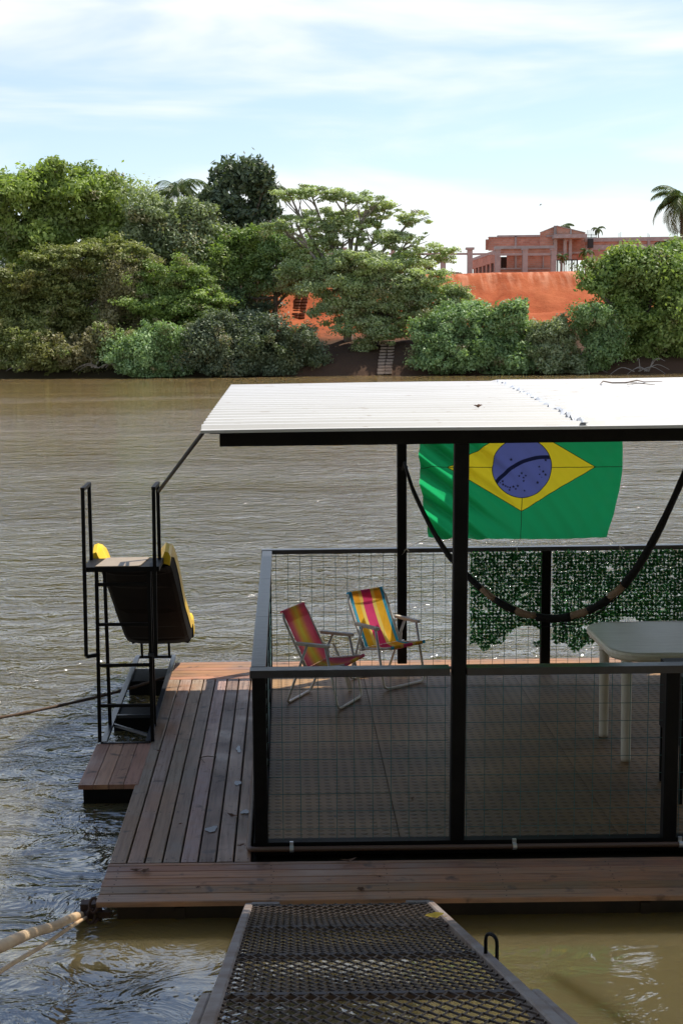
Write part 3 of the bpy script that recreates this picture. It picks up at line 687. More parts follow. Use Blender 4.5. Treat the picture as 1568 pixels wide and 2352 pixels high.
for lp in fo.data.loops:
    vi = lp.vertex_index; uvl.data[lp.index].uv = ((vi % (NU+1))/NU*2-1, (vi//(NU+1))/NV*2-1)
# stars (positions in metres from the disc centre, seen from the back of the flag)
zo = lambda zx, zy: ((zx-676)/162*.247, -(zy-228)/162*.247)
stars = [(617, 185, 8), (630, 230, 6), (673, 257, 7), (660, 272, 6), (683, 280, 6), (695, 270, 6), (684, 298, 6), (768, 224, 6), (772, 240, 3), (790, 249, 7), (803, 266, 7), (771, 264, 5), (783, 280, 3), (762, 308, 8), (803, 188, 8), (690, 350, 5), (572, 300, 7), (574, 318, 7), (587, 325, 6), (598, 330, 5), (611, 333, 6), (608, 346, 6), (628, 328, 7), (641, 340, 6), (652, 324, 7), (559, 309, 4)]
M['star'] = mat('star_ink', (.012, .016, .055), .6)
for zx, zy, r in stars:
    b = MB()
    cx, cz = zo(zx, zy); r = r/162*.247*1.3
    vs = []
    for k in range(10):
        a = PI/2+k*PI/5; q = r if k % 2 == 0 else r*.42
        vs.append(flagp((cx+q*math.cos(a))/(FW/2), (cz+q*math.sin(a))/(FH/2), -.0025))
    vs.append(flagp(cx/(FW/2), cz/(FH/2), -.0025))
    b.add(vs, [(k, (k+1) % 10, 10) for k in range(10)]); b.build('star', M['star'], fo)
for (s0, s1) in (((-1), (1.00, 11.51, 1.04)), ((0), (1.92, 11.51, 1.045)), ((1), (2.78, 11.51, 1.045))):
    p0 = flagp(s0*.985, -.985); b = MB(); b.tube([p0, s1], .0018, 4)
    for k in range(3): b.tube([s1, (s1[0]+R_.uniform(-.04, .04), s1[1]-.02, s1[2]-R_.uniform(.0, .09))], .0012, 3)
    b.build('tie_string', M['string'], fl)

# ------------------------------------------------------------------ hammock rolled into a rope
hp = [(928, 1062), (935, 1085), (950, 1130), (985, 1203), (1010, 1246), (1035, 1282), (1075, 1325), (1110, 1356), (1150, 1386), (1200, 1408), (1260, 1420), (1310, 1416), (1350, 1403), (1390, 1380), (1430, 1345), (1465, 1300), (1500, 1240), (1530, 1180), (1568, 1095), (1600, 1010), (1625, 930)]
HW = []
for i, (u, v) in enumerate(hp):
    t = i/(len(hp)-1); HW.append(W(u, v, 11.44-1.1*math.sin(t*PI*.5)))
# resample smooth
def catmull(P, n=6):
    out = []
    for i in range(len(P)-1):
        p0 = P[max(i-1, 0)]; p1 = P[i]; p2 = P[i+1]; p3 = P[min(i+2, len(P)-1)]
        for k in range(n):
            t = k/n; out.append(.5*((2*p1)+(p2-p0)*t+(2*p0-5*p1+4*p2-p3)*t*t+(3*p1-p0-3*p2+p3)*t**3))
    out.append(P[-1]); return out
HS = catmull(HW, 6); nH = len(HS)
hm = thing('hammock', 'black and tan hammock bundled into a rope hanging in front of the far railing', 'hammock', HS[nH//2])
def hrad(t): return np.interp(t, [0, .04, .12, .3, .5, .72, .82, .9, 1], [.008, .013, .019, .026, .031, .034, .030, .026, .016])
tan = [(.345, .385), (.435, .475), (.555, .60), (.665, .705)]
cuts = [0]+[c for p in tan for c in p]+[1]
for k in range(len(cuts)-1):
    i0 = int(cuts[k]*(nH-1)); i1 = int(cuts[k+1]*(nH-1)); istan = k % 2 == 1
    b = MB(); seg = HS[i0:i1+1]
    b.tube(seg, [hrad((i0+j)/(nH-1))*(.86 if istan else 1)*R_.uniform(.93, 1.07) for j in range(len(seg))], 10)
    for s_ in range(3):       # loose strands of the bundle
        ph = R_.uniform(0, 6)
        b.tube([p+Vector((0, .9*hrad((i0+j)/(nH-1))*math.cos(ph+j*.25), .98*hrad((i0+j)/(nH-1))*math.sin(ph+j*.25))) for j, p in enumerate(seg)], .006, 5)
    b.build('tan_band' if istan else 'black_band', M['ropetan'] if istan else M['ropeblack'], hm, smooth=True)
b = MB()
for (i0, i1, sag) in ((30, 60, .10), (42, 72, .15), (60, 84, .16), (66, 92, .13), (75, 96, .10)):
    a = HS[i0]; c = HS[i1]; b.tube([a.lerp(c, t)-Vector((0, .02, .5*sag*math.sin(PI*t)+(HS[(i0+i1)//2]-a.lerp(c, .5)).length*math.sin(PI*t))) for t in np.linspace(0, 1, 12)], .0035, 4)
for i0, l in ((40, .12), (64, .14), (70, .08)): p = HS[i0]; b.tube([p, p+Vector((.01, -.02, -l*.5)), p+Vector((-.01, -.02, -l))], .003, 4)
b.build('loose_cord', M['ropeblack'], hm)
b = MB(); b.tube([(.962, 11.50, 1.70), HS[0], HS[3]], .010, 6); b.tube([(.918, 11.50, 1.735), (.962, 11.498, 1.715), (1.008, 11.50, 1.73)], .007, 6); b.build('knot', M['ropeblack'], hm)
b = MB(); b.tube([HS[-1], (2.93, 10.30, 2.25)], .012, 6); b.build('hanging_cord', M['ropeblack'], hm)

# ------------------------------------------------------------------ plastic table
tb = thing('table', 'white plastic table with rounded corners at the right edge of the pavilion', 'table', (2.9, 9.4, .01))
def rrect(x0, x1, y0, y1, r, n=8):
    P = []
    for cx, cy, a in ((x1-r, y1-r, 0), (x0+r, y1-r, PI/2), (x0+r, y0+r, PI), (x1-r, y0+r, 1.5*PI)):
        for i in range(n+1): t = a+i/n*PI/2; P.append((cx+r*math.cos(t), cy+r*math.sin(t)))
    return P
def slab(mb, rings):
    """rings: list of (points, z) bottom to top"""
    n = len(rings[0][0]); vs = [(x, y, z) for P, z in rings for x, y in P]
    fs = [(k*n+i, k*n+(i+1) % n, (k+1)*n+(i+1) % n, (k+1)*n+i) for k in range(len(rings)-1) for i in range(n)]
    fs += [tuple(range(n-1, -1, -1)), tuple(range((len(rings)-1)*n, len(rings)*n))]
    mb.add(vs, fs)
def rr2(i, r=.2): return rrect(2.135+i, 3.60-i, 8.95+i, 9.96-i, r-i*.5)
b = MB(); slab(b, [(rr2(.018), .672), (rr2(.004), .690), (rr2(.0), .716), (rr2(.006), .730), (rr2(.016), .7345), (rr2(.030), .7345), (rr2(.034), .732)])
tt = b.build('tabletop', M['white_plastic'], tb)
for x, y in ((2.245, 8.93+.11), (2.225, 9.60), (3.5, 9.04), (3.5, 9.86)):
    b = MB(); xb = x-.02 if x < 3 else x; yb = y-.10 if x < 3 else y
    b.tube([(xb, yb, .010), (xb, yb, .03), (x, y, .62), (x, y, .671)], [.030, .032, .035, .038], 14); b.tube([(x-.0005, y-.004, .60), (x, y, .615)], .040, 14); b.build('leg', M['leg_plastic'], tb, smooth=True)

# ------------------------------------------------------------------ folding beach chairs
def stripe_mat(name, stops, trans=.5):
    m = bpy.data.materials.new(name); m.use_nodes = True; t = m.node_tree; N = t.nodes; L = t.links
    tc = N.new('ShaderNodeTexCoord'); s = N.new('ShaderNodeSeparateXYZ'); L.new(tc.outputs['Object'], s.inputs[0])
    r = N.new('ShaderNodeMapRange'); r.inputs['From Min'].default_value = -.19; r.inputs['From Max'].default_value = .19; L.new(s.outputs['X'], r.inputs['Value'])
    c = N.new('ShaderNodeValToRGB'); c.color_ramp.interpolation = 'LINEAR'
    e = c.color_ramp.elements
    while len(e) > 1: e.remove(e[-1])
    for i, (p_, col) in enumerate(stops):
        q = e[0] if i == 0 else e.new(p_); q.position = p_; q.color = (*col, 1)
    L.new(r.outputs[0], c.inputs[0])
    n = N.new('ShaderNodeTexNoise'); n.inputs['Scale'].default_value = 9; n.inputs['Detail'].default_value = 4; L.new(tc.outputs['Object'], n.inputs['Vector'])
    rr = N.new('ShaderNodeMapRange'); rr.inputs['From Min'].default_value = .3; rr.inputs['From Max'].default_value = .7; rr.inputs['To Min'].default_value = .82; rr.inputs['To Max'].default_value = 1.05; L.new(n.outputs['Fac'], rr.inputs['Value'])
    mm_ = N.new('ShaderNodeMixRGB'); mm_.blend_type = 'MULTIPLY'; mm_.inputs[0].default_value = 1; L.new(c.outputs[0], mm_.inputs[1]); L.new(rr.outputs[0], mm_.inputs[2])
    p = N['Principled BSDF']; p.inputs['Roughness'].default_value = .75; L.new(mm_.outputs[0], p.inputs['Base Color'])
    tr = N.new('ShaderNodeBsdfTranslucent'); L.new(mm_.outputs[0], tr.inputs[0]); ms = N.new('ShaderNodeMixShader'); ms.inputs[0].default_value = trans
    L.new(p.outputs[0], ms.inputs[1]); L.new(tr.outputs[0], ms.inputs[2]); L.new(ms.outputs[0], N['Material Output'].inputs['Surface'])
    return m
BL, YE, PY, MG = (.05, .42, .62), (.95, .52, .02), (.95, .72, .16), (.80, .05, .20)
def hard(seq):
    out = []
    for a, b_, c in seq: out += [(a+.004, c), (b_-.004, c)]
    return out
M['fab_r'] = stripe_mat('striped_canvas', hard([(0, .10, BL), (.10, .27, YE), (.27, .36, PY), (.36, .62, MG), (.62, .71, PY), (.71, .90, YE), (.90, 1, BL)]))
M['fab_l'] = stripe_mat('pink_yellow_canvas', [(0, (.70, .06, .16)), (.22, (.90, .18, .22)), (.38, (.92, .50, .06)), (.52, (.88, .72, .08)), (.62, (.92, .50, .06)), (.78, (.88, .16, .20)), (1, (.70, .06, .18))])
def chair(label, loc, rot, fab):
    c = thing('beach_chair', label, 'folding chair', group='striped folding beach chairs', local=True)
    hw = .22; mt_ = M['alu']; rt = .0105
    def T(name, pts, r=rt, parent=c, m=mt_, fil=.05): b = MB(); b.tube(fillet(pts, fil), r, 8); return b.build(name, m, parent, smooth=True)
    # front and rear leg hoops: both rise to the armrests
    T('front_leg', [(-hw, -.115, .485), (-hw, -.22, .011), (hw, -.22, .011), (hw, -.115, .485)])
    T('rear_leg', [(-hw-.012, .03, .485), (-hw+.01, .22, .011), (hw-.01, .22, .011), (hw+.012, .03, .485)])
    # back hoop and seat hoop
    T('back_frame', [(-hw+.02, .045, .285), (-hw+.02, .155, .49), (-hw+.02, .262, .705), (hw-.02, .262, .705), (hw-.02, .155, .49), (hw-.02, .045, .285)], fil=.07)
    T('seat_frame', [(-hw+.028, .12, .275), (-hw+.028, -.25, .345), (hw-.028, -.25, .345), (hw-.028, .12, .275)], fil=.05)
    for s_ in (-1, 1): b = MB(); b.tube([(s_*(hw+.012), .075, .36), (s_*(hw-.015), .055, .29), (s_*(hw-.02), .0, .30)], .008, 6); b.tube([(s_*(hw+.014), .05, .29), (s_*(hw-.04), .05, .29)], .014, 8); b.build('hinge', mt_, c)
    for s_ in (-1, 1):
        b = MB(); x = s_*hw; slab(b, [([(px_*1+x, py_) for px_, py_ in rrect(-.019, .019, -.155, .135, .015, 4)], z) for z in (.478, .502)])
        b.add([], []); ar = b.build('armrest', M['armrest'], c); bevel(ar, .004)
        for yy in (-.115, .03): b = MB(); b.tube([(x+s_*.019, yy, .487), (x+s_*.026, yy, .487)], .006, 8); b.build('rivet', M['alu'], ar)
    w2 = hw-.036
    def back(u, v):
        x = (u*2-1)*(w2-.005*math.sin(PI*v)); t = v
        p0 = Vector((0, .055, .302)); p1 = Vector((0, .268, .720)); p = p0.lerp(p1, t)
        sag = .018*math.sin(PI*u)*math.sin(PI*min(1, t*1.05)); return (x, p.y+sag-.004, p.z-sag*.3)
    b = MB(); b.grid(back, 16, 20)
    # sleeve folded over the top tube
    b.grid(lambda u, v: ((u*2-1)*w2,   .266+.016*math.cos(-PI*.1+v*PI*1.15), .708+.016*math.sin(-PI*.1+v*PI*1.15)), 8, 8)
    b.grid(lambda u, v: ((u*2-1)*(w2-.002), .2505-.032*v, .708-.075*v), 8, 4)
    b.build('backrest', fab, c, smooth=True)
    def seat(u, v):
        x = (u*2-1)*(w2-.004); p = Vector((0, .05, .300)).lerp(Vector((0, -.262, .352)), v); return (x, p.y, p.z-.030*math.sin(PI*u)*math.sin(PI*v)-.012*math.sin(PI*v))
    b = MB(); b.grid(seat, 16, 14); b.grid(lambda u, v: ((u*2-1)*w2, -.25-.014*math.sin(v*PI), .345+.014*math.cos(v*PI)), 8, 8); b.build('seat', fab, c, smooth=True)
    c.location = loc; c.rotation_euler = (0, 0, rot)
    return c
chair('folding chair with faded pink and yellow canvas, nearest the corner post', (.275, 10.53, .009), math.radians(63), M['fab_l'])
chair('folding chair with blue, yellow and magenta striped canvas beside the far post', (.80, 11.11, .009), math.radians(37.7), M['fab_r'])
# a wooden paddle leaning behind the left chair
b = MB(); b.bar((.36, 10.98, .36), (.445, 10.88, .18), .016, .012); b.bar((.44, 10.885, .20), (.49, 10.82, .012), .040, .010)
single('wooden_slat', b, M['armrest'], 'thin wooden slat leaning behind the pink and yellow chair', 'slat')

# dark stand at the right edge
cb = thing('metal_cabinet', 'black metal cabinet on thin legs behind the near railing, right edge of the photo', 'cabinet', (2.6, 8.3, .01))
b = MB(); b.box(2.335, 2.90, 8.08, 8.55, .37, .80); b.build('body', M['black'], cb)
for x, y in ((2.35, 8.10), (2.88, 8.10), (2.35, 8.53), (2.88, 8.53)): b = MB(); b.bar((x, y, .01), (x, y, .369), .022, .022, up=(0, 1, 0)); b.build('leg', M['black'], cb)
b = MB(); b.tube(fillet([(2.36, 8.10, .20), (2.50, 8.10, .12), (2.70, 8.10, .12), (2.87, 8.10, .20)], .1), .008, 6); b.build('brace', M['black'], cb)
# ------------------------------------------------------------------ slide
sl = thing('water_slide', 'small yellow slide on a black steel ladder frame left of the deck, facing the river', 'slide', (-1.15, 9.9, 0))
def T2(name, segs, w=.022, parent=sl, m='black'):
    b = MB()
    for a, c in segs: b.bar(a, c, w, w, up=(0, 1, 0) if abs(Vector(c).z-Vector(a).z) > .5*(Vector(c)-Vector(a)).length else (0, 0, 1))
    return b.build(name, M[m], parent)
ZP = 1.262
for x0, x1 in ((-1.350, -1.325), (-.977, -.962)):
    T2('ladder_leg', [((x0+.012, 9.55, .0), (x1, 9.55, ZP-.03))], .024)
for x0 in (-1.312, -.985):
    T2('rear_leg', [((x0, 9.93, .0), (x0, 9.87, ZP-.03))], .024)
for z in (1.130, .845, .553, .262):
    T2('rung', [((-1.322, 9.55, z), (-.975, 9.55, z))], .021)
b = MB(); b.box(-1.408, -.884, 9.49, 9.86, ZP-.034, ZP); b.build('platform', M['black'], sl)
b = MB(); slab(b, [([(x, y) for x, y in [(-1.325, 9.493), (-1.06, 9.493), (-1.03, 9.50), (-1.015, 9.53), (-.985, 9.84), (-1.0, 9.855), (-1.27, 9.855), (-1.29, 9.83)]], z) for z in (ZP+.002, ZP+.007)])
for x, y in ((-1.29, 9.52), (-1.045, 9.52), (-1.24, 9.82), (-1.02, 9.82)): pass
b.build('platform_mat', M['tan'], sl)
for xs_f, xs_r, xl in ((-1.393, -1.393, -1.325), (-.908, -.908, -.972)):
    b = MB(); w = .024
    b.bar((xs_f-.012, 9.485, .636), (xs_f, 9.485, 1.796), w, w, up=(0, 1, 0)); b.bar((xs_r, 9.80, ZP), (xs_r, 9.80, 1.796), w, w, up=(0, 1, 0))
    b.bar((xs_f, 9.474, 1.807), (xs_r, 9.811, 1.807), w+.004, w-.002)
    b.bar((xs_f-.012, 9.487, .632), (xl, 9.545, .632), w, w); b.build('handrail', M['black'], sl)
# moulded chute
CXc = -1.12
def path(t):
    """t 0..1 from the platform to the run-out"""
    ys = [9.86, 9.98, 10.25, 10.7, 11.2, 11.6, 11.85, 12.05]; zs = [1.228, 1.222, 1.12, .86, .56, .33, .23, .20]
    u = t*7; i = min(6, int(u)); f = u-i
    return ys[i]+(ys[i+1]-ys[i])*f, zs[i]+(zs[i+1]-zs[i])*f
def wallh(t):
    base = .165+.016*math.sin(t*2*PI*3.1+.6)
    if t < .27: base = .070+.36*t
    return base+.05*math.exp(-((t-.90)/.07)**2)-.10*max(0, (t-.95)/.05)**2
def chute_ring(t, off=0.):
    y, z = path(t); h = wallh(t); k = 1.0+.04*t; q = .170+.038*max(0, 1-t/.12)
    pr = [(-.280, h-.095), (-.286, h-.03), (-.272, h), (-.245, h+.010), (-.215-(q-.17)*.5, h-.02), (-q, .004), (0, 0), (q, .004), (.215+(q-.17)*.5, h-.02), (.245, h+.010), (.272, h), (.286, h-.03), (.280, h-.095)]
    return [(CXc+x*k, y, z+zz-off) for x, zz in pr]
b = MB(); n = 56; rings = [chute_ring(i/n) for i in range(n+1)]; k = len(rings[0])
b.add([p for r_ in rings for p in r_], [(i*k+j, i*k+j+1, (i+1)*k+j+1, (i+1)*k+j) for i in range(n) for j in range(k-1)]+[(0, 1, 2, 3, 4, 5), (7, 8, 9, 10, 11, 12), tuple(n*k+q for q in (5, 4, 3, 2, 1, 0)), tuple(n*k+q for q in (12, 11, 10, 9, 8, 7))])
ch = b.build('chute', M['yellow'], sl)
# dark laminate underside with stiffening ribs, closed against the rims
def under_ring(t):
    y, z = path(t); h = wallh(t); k_ = 1.0+.04*t; d = .028+.012*(math.sin(t*2*PI*4) > .2)
    dp = .065 if t < .93 else .11
    pr = [(-.279, h-.097), (-.274, h-.105), (-.262, -.005-d*.5), (-.235, -dp*.6), (-.16, -d-.012), (0, -d-.018), (.16, -d-.012), (.235, -dp*.6), (.262, -.005-d*.5), (.274, h-.105), (.279, h-.097)]
    return [(CXc+x*k_, y, z+zz) for x, zz in pr]
b = MB(); rings = [under_ring(i/n) for i in range(n+1)]; k = len(rings[0])
fs = [(i*k+j, (i+1)*k+j, (i+1)*k+j+1, i*k+j+1) for i in range(n) for j in range(k-1)]+[tuple(range(k)), tuple(range(n*k+k-1, n*k-1, -1))]
b.add([p for r_ in rings for p in r_], fs); b.build('chute_underside', M['under'], sl)
# base frame with two floats
b = MB()
b.bar((-1.305, 9.50, .004), (-1.335, 12.07, .004), .040, .026); b.bar((-.994, 9.50, .004), (-1.012, 12.07, .004), .034, .026)
b.bar((-1.345, 12.085, .004), (-1.0, 12.085, .004), .026, .026); b.bar((-1.30, 10.19, .002), (-1.005, 10.19, .002), .024, .024)
b.bar((-1.29, 9.97, .0), (-1.01, 9.70, .0), .018, .02)
b.bar((-1.305, 9.492, .003), (-.985, 9.492, .003), .016, .02)
b.build('base_frame', M['beamsteel_d'] if 'beamsteel_d' in M else M['rail'], sl)
for y0, y1 in ((10.24, 10.52), (11.28, 11.70)):
    b = MB(); b.box(-1.325, -1.02, y0, y1, -.34, -.010); b.build('float', M['black'], sl)
for x in (-1.29, -1.05): T2('end_leg', [((x, 12.05, .0), (x, 12.0, .24))], .02)
T2('roof_brace', [((-.905, 9.80, 1.745), (-.452, 7.93, 2.325))], .017)

# ------------------------------------------------------------------ gangway
gw = thing('gangway', 'rusty steel gangway with expanded metal mesh leading down from the camera to the deck', 'gangway', (.25, 5.2, .5))
GZ = lambda y: .339*(6.735-y)-.024
XL, XRr = -.235, .722
def gx(y, e): # edges drift slightly
    return XL if e == 0 else (XRr-.012*(6.735-y))
YE_ = .7
for e in (0, 1):
    b = MB(); s_ = -1 if e == 0 else 1
    b.bar((gx(6.735, e)-s_*.020, 6.735, GZ(6.735)), (gx(YE_, e)-s_*.020, YE_, GZ(YE_)), .040, .05, bevel=.006)
    b.build('side_beam', M['beamsteel'], gw)
    b = MB(); ya = 3.80
    b.bar((gx(ya, e)+s_*.0155, ya, GZ(ya)-.004), (gx(YE_, e)+s_*.0155, YE_, GZ(YE_)-.004), .029, .05, bevel=.006)
    b.build('outer_beam', M['beamsteel'], gw)
for y in (6.70, 5.70, 4.74, 3.83, 2.9, 2.0, 1.1):
    b = MB(); t_ = .022; b.bar((gx(y, 0)+.041, y, GZ(y)+.004), (gx(y, 1)-.041, y, GZ(y)+.004), .016, t_); b.build('cross_rib', M['grate'], gw)
# expanded metal: staggered twisted strands, sagging a little between the ribs
ribs = [6.70, 5.70, 4.74, 3.83, 2.9, 2.0, 1.1]
def sag(x, y):
    for a, c in zip(ribs[:-1], ribs[1:]):
        if c <= y <= a:
            f = (y-c)/(a-c); return -.020*math.sin(PI*f)*math.sin(PI*max(0, min(1, (x-XL)/(XRr-XL))))
    return 0.
b = MB(); swd, lwd = .104, .057; row = 0; y = 6.70
while y > 1.2:
    x = gx(y, 0)+.030+(lwd/2 if row % 2 else 0); xe = gx(y, 1)-.03
    P = []
    xx = gx(y, 0)+.030; k = 0
    while xx < xe:
        up = (k+row) % 2
        P.append((xx, y+(swd*.25 if up else -swd*.25))); xx += lwd/2; k += 1
    for i in range(len(P)-1):
        (xa, ya), (xb, yb) = P[i], P[i+1]
        dz0 = .002 if ya > y else -.002; dz1 = .002 if yb > y else -.002
        za = GZ(ya)+sag(xa, ya)+.014; zb = GZ(yb)+sag(xb, yb)+.014
        w = .0024; h = .0042
        # ribbon leaning toward the deck
        vs = []
        for (px_, py_, pz_) in ((xa, ya, za+dz0), (xb, yb, zb+dz1)):
            vs += [(px_, py_-w, pz_+h), (px_, py_-w+.003, pz_+h+.001), (px_, py_+w+.003, pz_-h+.001), (px_, py_+w, pz_-h)]
        b.add(vs, [(0, 1, 5, 4), (1, 2, 6, 5), (2, 3, 7, 6), (3, 0, 4, 7)])
    y -= swd*.5; row += 1
b.build('expanded_mesh', M['grate'], gw)
for xa_, xb_ in ((-.20, -.06), (.58, .70)): b = MB(); b.bar((xa_, 6.742, GZ(6.74)+.018), (xb_, 6.742, GZ(6.74)+.018), .03, .012); b.build('end_plate', M['beamsteel'], gw)
b = MB(); hx = gx(4.60, 1)-.015; hx += .005
b.tube(fillet([(hx-.014, 4.60, GZ(4.60)+.02), (hx-.014, 4.60, GZ(4.60)+.105), (hx+.016, 4.54, GZ(4.54)+.095), (hx+.016, 4.54, GZ(4.54)+.01)], .035), .0065, 8)
b.build('lifting_eye', M['black'], gw, smooth=True)
leaf_obj('yellow_leaf', (.615, 5.72, GZ(5.72)+.036), .085, .05, .3, M['yleaf'], 'bright yellow fallen leaf on the gangway mesh near its upper right corner', 'leaf', curl=.5, seed=3)

# ------------------------------------------------------------------ mooring poles, chain and rope
pA = Vector((-1.085, 6.86, -.105)); pB = W(-4, 2174, 4.2); dr = (pB-pA).normalized()
b = MB(); n = 16; L_ = 5.6
b.tube([pA+dr*(L_*i/n)+Vector((0, 0, .004*math.sin(i*1.3))) for i in range(n+1)], [.0195+.0015*math.sin(i*2.2)+.0010*(i % 3) for i in range(n+1)], 12)
single('mooring_pole', b, M['pole'], 'thick sunlit wooden pole bracing the near left deck corner to the bank', 'mooring pole', 'wooden mooring poles', smooth=True)
pA2 = Vector((-1.055, 6.86, -.115)); pB2 = W(-4, 2236, 4.4); dr = (pB2-pA2).normalized()
b = MB(); b.tube([pA2+dr*(5.4*i/n)+Vector((0, 0, .003*math.sin(i*1.1))) for i in range(n+1)], [.0088]*(n+1), 8)
single('mooring_pole', b, M['pole'], 'thin pole below the thick mooring pole at the deck corner', 'mooring pole', 'wooden mooring poles', smooth=True)
ck = thing('mooring_chain', 'rusty chain and shackles hanging on the near left corner of the deck', 'chain', (-1.02, 6.84, -.3))
def ringpts(c, a, b_, r1, r2, n=14): c = Vector(c); return [c+Vector(a)*r1*math.cos(2*PI*i/n)+Vector(b_)*r2*math.sin(2*PI*i/n) for i in range(n)]
for c, a, b_, r1, r2 in (((-1.015, 6.83, -.04), (1, 0, .2), (0, .3, 1), .022, .035), ((-1.03, 6.82, -.095), (1, .4, 0), (0, .2, 1), .020, .034), ((-1.0, 6.83, -.15), (.5, 1, 0), (0, 0, 1), .018, .032), ((-1.02, 6.82, -.20), (1, 0, 0), (0, .2, 1), .018, .032), ((-1.0, 6.83, -.25), (.4, 1, 0), (0, 0, 1), .018, .032)):
    b = MB(); b.tube(ringpts(c, a, b_, r1, r2), .0085, 6, closed=True); b.build('chain_link', M['chain'], ck, smooth=True)
b = MB(); b.box(-1.09, -.985, 6.865, 6.93, -.20, -.05); b.bar((-1.07, 6.86, -.10), (-.93, 6.86, -.10), .035, .03); b.build('bracket', M['chain'], ck)
b = MB(); RP = [Vector((-1.04, 11.35, .0)), Vector((-1.16, 11.25, -.015)), Vector((-1.5, 10.95, -.04)), Vector((-2.18, 10.32, -.03)), Vector((-3.2, 9.4, .05)), Vector((-5.0, 7.8, .35)), Vector((-7.0, 6.0, .9))]
RS = catmull(RP, 10); b.tube(RS, [.0125+.002*math.sin(i*2.3) for i in range(len(RS))], 6)
single('mooring_rope', b, M['rope'], 'brown mooring rope stretched over the water behind the slide ladder', 'rope', smooth=True)

# ------------------------------------------------------------------ litter and puddles on the deck
def put_leaf(u, v, L_, Wd, ang, label, seed): 
    p = G(u, v, .004); leaf_obj('dry_leaf', (p.x, p.y, .003), L_, Wd, ang, M['dryleaf'], label, 'leaf', 'dry leaves fallen on the deck boards', curl=.5, seed=seed)
put_leaf(314, 2003, .07, .035, .2, 'curled brown leaf near the left end of the front boards', 1)
put_leaf(333, 2006, .07, .04, 1.0, 'brown leaf right beside the leftmost leaf of the front boards', 2)
put_leaf(455, 2041, .025, .02, .5, 'tiny leaf on the front boards above the gangway left corner', 3)
put_leaf(829, 2047, .05, .04, 2.2, 'brown leaf on the front boards above the gangway middle', 4)
put_leaf(870, 2016, .03, .02, .2, 'small leaf near the pipe, right of the gangway middle', 5)
put_leaf(800, 1981, .10, .03, .25, 'long leaf tucked against the brown drain pipe', 6)
put_leaf(534, 1877, .08, .03, 2.5, 'reddish brown leaf between the puddles beside the corner post', 7)
put_leaf(552, 1945, .05, .025, .4, 'brown leaf on the side boards near the pipe elbow', 8)
put_leaf(414, 1895, .03, .018, .8, 'dark leaf scrap in the middle of the side boards', 9)
put_leaf(365, 1727, .045, .02, -.3, 'pale leaf on the side boards right of the landing', 10)
put_leaf(947, 1836, .04, .02, 1.2, 'small brown leaf on the pavilion floor behind the near mesh', 11)
b = MB(); p = G(458, 1740, .01); q = G(497, 1739, .01); b.tube([p, (p+q)/2+Vector((0, .01, .006)), q], .0035, 5); p2 = G(470, 1752, .008); b.tube([G(462, 1742, .01), p2], .0025, 4)
single('twig', b, M['twig'], 'short dark twig lying across the side boards', 'twig')
def puddle(u, v, rx, ry, label, seed):
    p = G(u, v, .0); rr = random.Random(seed); ph = [rr.uniform(0, 6) for _ in range(4)]; b = MB(); n = 36; vs = []
    for i in range(n):
        a = 2*PI*i/n; k_ = 1+.22*math.sin(2*a+ph[0])+.16*math.sin(3*a+ph[1])+.10*math.sin(5*a+ph[2]); vs.append((p.x+rx*k_*math.cos(a), p.y+ry*k_*math.sin(a), .0050))
    vs2 = [(p.x+(x-p.x)*.9, p.y+(y-p.y)*.9, .0060) for x, y, z in vs]
    b.add(vs, [tuple(range(n))])
    single('puddle', b, M['puddle'], label, 'puddle', 'rain puddles on the side boards')
puddle(486, 1906, .028, .055, 'largest puddle, on the side boards left of the corner post', 1)
puddle(563, 1866, .022, .04, 'puddle touching the drain pipe beside the corner post', 3)
puddle(546, 1800, .018, .05, 'faint puddle on the side boards farther along the side railing', 4)
puddle(548, 1722, .016, .07, 'farthest puddle on the side boards', 5)
